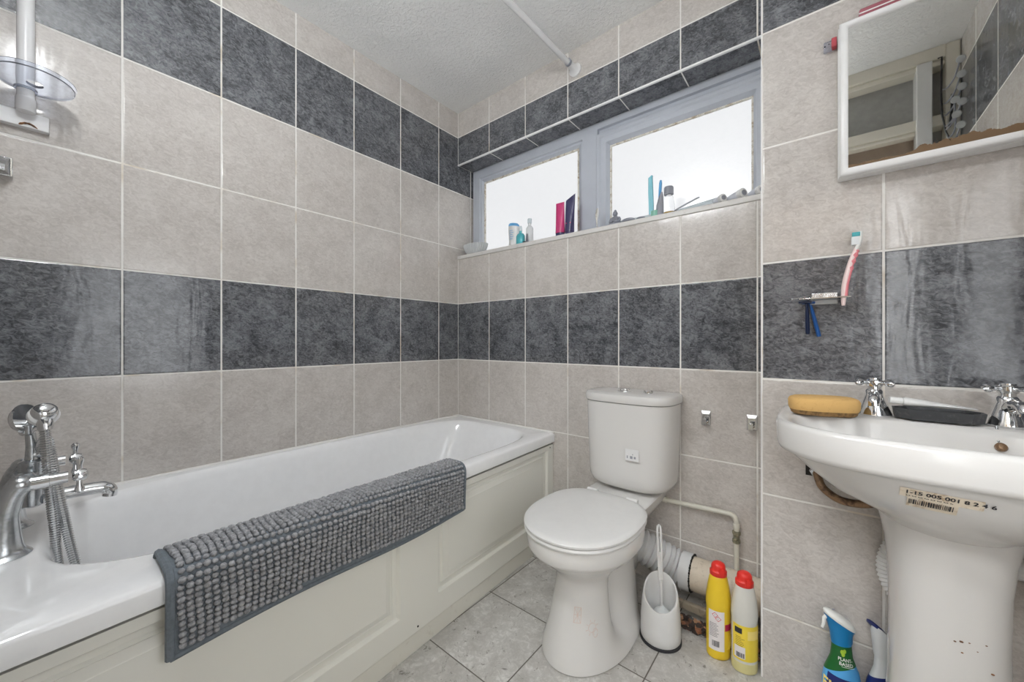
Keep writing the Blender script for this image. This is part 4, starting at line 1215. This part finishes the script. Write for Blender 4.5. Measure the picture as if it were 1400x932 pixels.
# chrome tile hooks
def robe_hook(x, z, label):
    t = thing('towel_hook', label, 'hook', (x, 0, z), 'chrome tile hooks')
    b = MB()
    b.rings([[(x-.016,-.0005,z-.027),(x+.016,-.0005,z-.027),(x+.016,-.0005,z+.027),(x-.016,-.0005,z+.027)], [(x-.016,-.006,z-.027),(x+.016,-.006,z-.027),(x+.016,-.006,z+.027),(x-.016,-.006,z+.027)], [(x-.011,-.012,z-.022),(x+.011,-.012,z-.022),(x+.011,-.012,z+.016),(x-.011,-.012,z+.016)]])
    b.build('backplate', 'chrome', t, smooth=20)
    k = MB(); k.box((x-.006,-.034,z-.018),(x+.006,-.010,z-.011)); k.box((x-.007,-.040,z-.020),(x+.007,-.034,z+.003)); k.build('hook', 'chrome', t, bevel=.001)
robe_hook(1.365, .688, 'square chrome hook on the tiles just right of the cistern')
robe_hook(1.512, .690, 'square chrome hook on the tiles beside the wall corner')

# ------------------------------------------------------------------ mirror cabinet
cab = thing('mirror_cabinet', 'white framed mirror cabinet with rusting silvering above the basin', 'mirror cabinet', (1.95, -.27, 1.39))
cx0, cx1, cz0, cz1 = 1.735, 2.165, 1.392, 1.778
MB().box((cx0, -.283, cz0), (cx1, YS-.0005, cz1)).build('cabinet_body', 'trimw', cab, bevel=.002)
df = MB()
Yd = -.284
def pf(i, y): return [(cx0+.002+i, y, cz0+.000+i), (cx1-.002-i, y, cz0+i), (cx1-.002-i, y, cz1-i), (cx0+.002+i, y, cz1-i)]
df.rings([pf(.002,Yd), pf(0,Yd-.003), pf(0,Yd-.012), pf(.003,Yd-.018), pf(.008,Yd-.0205), pf(.013,Yd-.0205), pf(.0165,Yd-.018), pf(.0175,Yd-.012)], True, False)
df.build('door_frame', 'trimw', cab, smooth=50)
mr = MB(); i = .0172
mr.box((cx0+i, Yd-.0145, cz0+i-.002), (cx1-i, Yd-.010, cz1-i+.002)); mr.build('mirror_pane', 'mirror', cab, smooth=0)
# things by the cabinet
wc_ = thing('wall_clip', 'clear plastic clip with a red tab on the wall left of the mirror cabinet', 'clip', (1.715, YS, 1.755))
MB().box((1.706,YS-.016,1.742),(1.724,YS-.001,1.766)).build('clip_body', 'clear', wc_, bevel=.003)
MB().box((1.722,YS-.020,1.744),(1.733,YS-.002,1.768)).build('red_tab', 'shellred', wc_, bevel=.002)
dts = MB(); dts.ball((1.709,YS-.0165,1.753),.0016,8,6); dts.ball((1.717,YS-.0165,1.756),.0016,8,6); dts.build('screw', 'ink', wc_)
tc = thing('pink_packet', 'pink striped packet lying on top of the mirror cabinet', 'packet', (1.85, -.262, 1.7785))
pk = MB(); pk.box((1.775,-.281,1.7785),(1.95,-.2535,1.808)); pk.build('wrapper', 'palepinkrail', tc, bevel=.004)
pk = MB(); pk.box((1.775,-.2816,1.794),(1.95,-.2808,1.797)); pk.build('stripe', 'whitetext', tc)

# hook rack on the door frame (seen in the mirror)
hr = thing('hook_rack', 'black wire hook rack with grey disc ends hung on the door side light, seen reflected', 'hook rack', (2.13, YB+.04, 2.0))
wy = YB + .030
wr = MB()
wr.tube([(2.117,wy-.006,2.285),(2.128,wy,2.285),(2.126,wy,2.12),(2.128,wy+.004,2.02),(2.140,wy+.008,1.93),(2.160,wy+.010,1.86)], .0036, 8)
wr.tube([(2.160,wy,2.10),(2.158,wy+.004,2.03),(2.150,wy+.008,1.95)], .0045, 8)
wr.build('spine', 'blackmetal', hr)
for k, (x, z) in enumerate(((2.176,2.20),(2.178,2.135),(2.180,2.08),(2.160,2.03),(2.180,2.015),(2.164,1.965),(2.176,1.915))):
    am = MB(); zz = z-.05
    am.tube(spline([(2.130+.003*k,wy+.004,zz-.02),(2.140,wy+.030,zz-.028),(2.155,wy+.065,zz-.008),(x-.010,wy+.095,z-.004)], 5), .0032, 8)
    am.build('arm', 'greyplastic', hr)
    MB().lathe([(.004,-.004),(.0145,-.003),(.0155,0),(.0135,.003),(.002,.004)], 20, axis_mat((x-.008,wy+.098,z),(-.3,.7,-.35))).build('disc', 'hookdisc', hr)

# ------------------------------------------------------------------ things on the window sill
Z0 = SZ1 + .0006
def T(x, y): return Matrix.Translation((x, y, 0))
# ribbed glass bowl
bw = MB(); rs = []
bx, by = .098, .052
NB2 = 60
for r, z in ((.040,Z0),(.052,Z0+.004),(.072,Z0+.022),(.082,Z0+.045),(.086,Z0+.062),(.082,Z0+.063),(.077,Z0+.045),(.066,Z0+.024),(.045,Z0+.010)):
    rs.append([(bx+(r*(1+.035*(1 if j % 2 else -1)))*math.cos(2*PI*j/NB2), by+.60*r*(1+.035*(1 if j % 2 else -1))*math.sin(2*PI*j/NB2), z) for j in range(NB2)])
bw.rings(rs)
tag(bw.build('glass_bowl', 'glassc', None, smooth=20), 'ribbed clear glass bowl in the left corner of the window sill', 'bowl')
def oval_bottle(name, x, y, prof, sy, mat, label, cat='bottle', group='toiletries on the window sill'):
    t = thing(name, label, cat, (x, y, Z0), group)
    MB().lathe([(r, Z0+z) for r, z in prof], 32, T(x, y), 1, sy).build('bottle_body', mat, t, smooth=55)
    return t
t = oval_bottle('lotion_bottle', .398, .045, [(.030,0),(.034,.003),(.031,.03),(.033,.06),(.036,.09),(.034,.112),(.030,.118)], .6, 'whiteplastic', 'white lotion bottle with a slanted blue cap on the window sill')
cpm = MB(); cpm.rings([[(.398+r*math.cos(2*PI*j/32), .045+.6*r*math.sin(2*PI*j/32), Z0+z - .16*r*math.cos(2*PI*j/32)*1.0) for j in range(32)] for r, z in ((.0345,.113),(.034,.121),(.026,.129),(.010,.132))]); cpm.build('cap', 'bluecap', t)
tx = MB()
text_mesh(tx, 'Dove', .013, lambda a, b_: Vector((.402+a, .045-.0216*(max(0,1-((a+.004)/.036)**2))**.5-.0012, Z0+.080+b_)), .0004) if False else None
for k in range(5):
    patch(tx, .382, .382+(.030 if k % 2 else .024), Z0+.085-.011*k-(0), Z0+.0875-.011*k, lambda a, z: Vector((a, .045-.6*.0362*(max(0,1-((a-.398)/.0362)**2))**.5-.0006, z)), 6, 1)
tx.build('print', 'bluecap', t, smooth=0)
t = oval_bottle('hand_gel_bottle', .448, .040, [(.022,0),(.026,.003),(.027,.022),(.026,.05),(.018,.062),(.008,.066),(.008,.078)], .7, 'tealliq', 'small teal gel bottle with a clear pump beside the white lotion')
MB().lathe([(.009,Z0+.078),(.010,Z0+.082),(.008,Z0+.094),(.006,Z0+.104),(.002,Z0+.106)], 18, T(.448,.040)).build('pump', 'bagp', t)
t = oval_bottle('mist_bottle', .500, .052, [(.017,0),(.0195,.003),(.0195,.085),(.013,.095),(.0085,.098),(.0085,.112)], 1, 'glassc', 'tall clear mist bottle with a pale cap on the window sill')
MB().lathe([(.011,Z0+.112),(.0115,Z0+.114),(.0115,Z0+.134),(.009,Z0+.137)], 18, T(.500,.052)).build('cap', 'bagp', t)
t = thing('nail_brush', 'tiny dark green round brush standing at the sill edge', 'brush', (.512,.012,Z0), 'toiletries on the window sill')
m = MB()
for k in range(7): m.lathe([(.004,Z0+.004+k*.006),(.0088-.0005*k,Z0+.006+k*.006),(.0088-.0005*k,Z0+.008+k*.006),(.004,Z0+.010+k*.006)], 14, T(.512,.012))
m.build('bristles', 'stone', t)
MB().box((.488,.006,Z0),(.504,.020,Z0+.010)).build('foot', 'ink', t, bevel=.001)
def squeeze(name, x, y, h, w0, d0, w1, capz, mat, capm, label, lean=0.0, mb_=None):
    t = thing(name, label, 'tube', (x, y, Z0), 'toiletries on the window sill'); rs = []
    for k in range(9):
        f = k/8; w = w0 + (w1-w0)*f; d = d0*(1-f)**.8 + .0012
        rs.append([(x + lean*f*f + w*math.cos(2*PI*j/28), y + d*math.sin(2*PI*j/28), Z0+capz+(h-capz)*f + (.012*math.cos(2*PI*j/28) if (f == 1 and lean) else 0)) for j in range(28)])
    MB().rings(rs).build('tube_body', mat, t, smooth=50)
    MB().lathe([(w0*.93,Z0),(w0*.97,Z0+.002),(w0*.97,Z0+capz-.001)], 28, T(x,y), 1, d0/w0).build('cap', capm, t)
    return t
t = squeeze('shampoo_tube', .697, .040, .172, .025, .018, .024, .022, 'magenta', 'purple', 'magenta squeeze tube standing on its cap at the sill centre')
t = squeeze('conditioner_tube', .748, .044, .188, .024, .018, .026, .020, 'purple', 'purple', 'dark purple squeeze tube standing right of the magenta tube', .006)
tx = MB(); patch(tx, .735, .762, Z0+.058, Z0+.0625, lambda a, z: Vector((a, .044-.0145, z)), 4, 1); tx.build('print', 'magenta', t, smooth=0)
t = thing('spoon_ornament', 'small silver spoon shaped ornament standing in front of the window mullion', 'ornament', (.893,.05,Z0), 'ornaments on the window sill')
m = MB(); m.lathe([(.016,Z0),(.016,Z0+.003),(.006,Z0+.006)], 20, T(.893,.05)); m.build('foot', 'silver', t)
m = MB(); m.tube([(.893,.05,Z0+.005),(.891,.05,Z0+.030),(.890,.05,Z0+.050),(.891,.05,Z0+.075),(.893,.05,Z0+.095),(.894,.05,Z0+.105)], [.004,.0045,.007,.0125,.011,.004], 14, flat=.5); m.build('bowl', 'silver', t)
# small seated figure
t = thing('seated_figurine', 'small grey seated meditating figurine on the window sill', 'figurine', (.985,.04,Z0), 'ornaments on the window sill')
fx_, fy_ = .985, .040
m = MB(); N_ = 32
rs = [sring(fx_, fy_, Z0+z, a, b, 2.3, N_) for z, a, b in ((0,.030,.020),(.004,.033,.023),(.011,.033,.022),(.016,.027,.018),(.022,.020,.014),(.030,.0195,.013),(.037,.0205,.012),(.042,.015,.010),(.045,.0065,.006),(.048,.0065,.006))]
m.rings(rs)
for s_ in (-1, 1):
    m.tube(spline([(fx_+s_*.018,fy_,Z0+.038),(fx_+s_*.024,fy_-.004,Z0+.026),(fx_+s_*.017,fy_-.015,Z0+.018),(fx_+s_*.004,fy_-.019,Z0+.016)],4), .0048, 10)
m.build('body', 'stone', t, smooth=60)
m = MB(); m.ball((fx_,fy_,Z0+.0565), .0115, 18, 12, (.92,.95,1.12)); m.ball((fx_,fy_+.001,Z0+.070), .0055, 12, 8, (1,1,.9)); m.ball((fx_,fy_-.0112,Z0+.056), .0018, 8, 6)
for s_ in (-1,1): m.ball((fx_+s_*.0105,fy_,Z0+.055), .003, 8, 6, (.5,.8,1.5))
m.build('head', 'stone', t, smooth=60)
# clear tray with pebbles
t = thing('clear_tray', 'shallow clear plastic tray lying behind the grey soap pieces on the sill', 'tray', (1.08,.065,Z0))
m = MB(); m.rings([[(1.01,.045,Z0),(1.165,.045,Z0),(1.165,.100,Z0),(1.01,.100,Z0)],[(1.005,.042,Z0+.022),(1.17,.042,Z0+.022),(1.17,.104,Z0+.022),(1.005,.104,Z0+.022)],[(1.009,.046,Z0+.022),(1.166,.046,Z0+.022),(1.166,.100,Z0+.022),(1.009,.100,Z0+.022)],[(1.013,.049,Z0+.003),(1.162,.049,Z0+.003),(1.162,.097,Z0+.003),(1.013,.097,Z0+.003)]]); m.build('shell', 'bagp', t, bevel=.001)
def soap(x, y, a, b, h, label, cat='soap'):
    m = MB(); m.ball((x, y, Z0+h/2), 1, 24, 12, (a, b, h/2))
    tag(m.build('soap_piece', 'stone', None, smooth=60), label, cat, 'dark soap pieces on the sill')
soap(1.052, .022, .030, .014, .020, 'oval dark grey soap piece right of the seated figurine')
soap(1.108, .020, .019, .011, .014, 'small dark soap scrap beside the oval soap piece')
# combs / sticks / bottles
t = thing('aqua_comb', 'tall aqua handle standing in a small mint pot on the sill', 'comb', (1.141,.050,Z0), 'toiletries on the window sill')
m = MB(); m.rings([[(1.141-w+o_, .044, z),(1.141+w+o_,.044,z),(1.141+w+o_,.056,z),(1.141-w+o_,.056,z)] for w, z, o_ in ((.009,Z0+.001,.002),(.0095,Z0+.06,.001),(.0095,Z0+.12,-.001),(.0080,Z0+.178,-.002),(.002,Z0+.187,.005))]); m.build('handle', 'aqua', t, bevel=.0015)
m = MB(); m.lathe([(.013,Z0),(.016,Z0+.002),(.017,Z0+.028),(.015,Z0+.029)], 20, T(1.163,.034)); tag(m.build('mint_pot', 'mintliq', None), 'small mint green pot in front of the aqua handle', 'pot')
t = thing('blue_razor', 'bright blue toothbrush like handle standing upright on the sill', 'toothbrush', (1.174,.062,Z0), 'toiletries on the window sill')
m = MB(); m.tube([(1.172,.062,Z0),(1.171,.062,Z0+.05),(1.172,.062,Z0+.09),(1.175,.062,Z0+.12),(1.177,.062,Z0+.150),(1.178,.062,Z0+.162)], [.004,.0045,.006,.0085,.0085,.005], 12, flat=.7); m.build('handle', 'bluecap', t)
t = thing('grey_nozzle', 'pointed grey plastic cone standing beside the amber bottle', 'nozzle', (1.184,.036,Z0), 'toiletries on the window sill')
m = MB(); m.rings([[(1.181+o_+r*math.cos(2*PI*j/20), .036+r*.8*math.sin(2*PI*j/20), Z0+z) for j in range(20)] for r, z, o_ in ((.016,0,0),(.0165,.01,0),(.0145,.05,.002),(.009,.085,.006),(.003,.102,.009))]); m.build('cone', 'greyplastic', t)
t = oval_bottle('amber_bottle', 1.213, .052, [(.020,0),(.023,.003),(.023,.045),(.0185,.075),(.012,.084),(.010,.088)], .7, 'clearglass', 'clear bottle of amber liquid with a grey cap on the sill')
MB().lathe([(.0195,Z0+.001),(.0222,Z0+.0035),(.0222,Z0+.018),(.021,Z0+.0185)], 32, T(1.213,.052), 1, .7).build('amber_liquid', 'amber', t)
m = MB(); m.lathe([(.0165,Z0+.0885),(.0185,Z0+.090),(.0185,Z0+.118),(.0165,Z0+.122),(.004,Z0+.123)], 24, T(1.213,.052)); m.build('cap', 'greyplastic', t)
# clear bag with handle
t = thing('plastic_pouch', 'pale clear plastic pouch lying flat on the sill', 'pouch', (1.32,.06,Z0))
m = MB(); m.rings([[(1.25,.035,Z0),(1.40,.035,Z0),(1.40,.095,Z0),(1.25,.095,Z0)],[(1.246,.033,Z0+.014),(1.405,.033,Z0+.026),(1.405,.098,Z0+.030),(1.246,.098,Z0+.018)],[(1.26,.045,Z0+.020),(1.39,.045,Z0+.034),(1.39,.088,Z0+.036),(1.26,.088,Z0+.023)]]); m.build('pouch', 'bagp', t, bevel=.004, smooth=60)
t = thing('flat_stick', 'pale grey flat stick leaning on the clear pouch', 'stick', (1.29,.03,Z0))
m = MB(); m.tube([(1.243,.026,Z0+.012),(1.28,.027,Z0+.026),(1.315,.030,Z0+.040),(1.334,.032,Z0+.046)], [.004,.006,.006,.005], 12, flat=.5); m.build('stick', 'palegrey', t)
def roller(x0, y0, x1, y1, z1, label, s_=1.0):
    t = thing('small_tube', label, 'tube', (x0, y0, Z0), 'small white tubes at the right end of the sill')
    a = Vector((x0,y0,Z0+.0118*s_)); b_ = Vector((x1,y1,Z0+z1)); d_ = (b_-a); l = d_.length; d_.normalize()
    m = MB(); m.lathe([(.003*s_,0),(.0095*s_,.002),(.0105*s_,l*.3),(.0105*s_,l*.66),(.0085*s_,l*.70)], 22, axis_mat(a, d_)); m.build('tube_body', 'palegrey', t, smooth=50)
    m = MB(); m.lathe([(.0110*s_,l*.70),(.0118*s_,l*.72),(.0118*s_,l*.97),(.0100*s_,l)], 22, axis_mat(a, d_)); m.build('cap', 'whiteplastic', t, smooth=50)
    m = MB(); m.lathe([(.0070*s_,l-.001),(.0066*s_,l+.0012),(.002*s_,l+.0014)], 18, axis_mat(a, d_)); m.build('cap_recess', 'greyplastic', t)
roller(1.382, .050, 1.420, .016, .019, 'small white tube with dark cap end, left of three by the wall corner', 1.3)
roller(1.432, .055, 1.485, .018, .022, 'white tube with dark cap end pointing at the room, middle of three by the corner', 1.5)
roller(1.500, .055, 1.540, .018, .020, 'white tube tucked against the wall corner, right of three on the sill', 1.45)

# ------------------------------------------------------------------ light and camera
w = bpy.data.worlds.new('World'); S.world = w; w.use_nodes = True
w.node_tree.nodes['Background'].inputs[0].default_value = (.75, .82, .95, 1); w.node_tree.nodes['Background'].inputs[1].default_value = .6
cd = bpy.data.cameras.new('camera'); co = bpy.data.objects.new('camera', cd); COL.objects.link(co)
co.location = CAM; co.rotation_euler = (PI/2, 0, YAW)
cd.sensor_width = 36; cd.lens = 520.2365/1400*36; cd.clip_start = .02; cd.clip_end = 50; cd.shift_y = -.4/1400*-1
S.camera = co
S.view_settings.view_transform = 'Standard'
try: S.view_settings.look = 'None'
except Exception: pass
S.view_settings.exposure = 0.13; S.view_settings.gamma = 1.0; S.view_settings.use_curve_mapping = False
S.cycles.max_bounces = 12; S.cycles.diffuse_bounces = 8; S.cycles.glossy_bounces = 6; S.cycles.transmission_bounces = 8
S.cycles.sample_clamp_indirect = 6.0
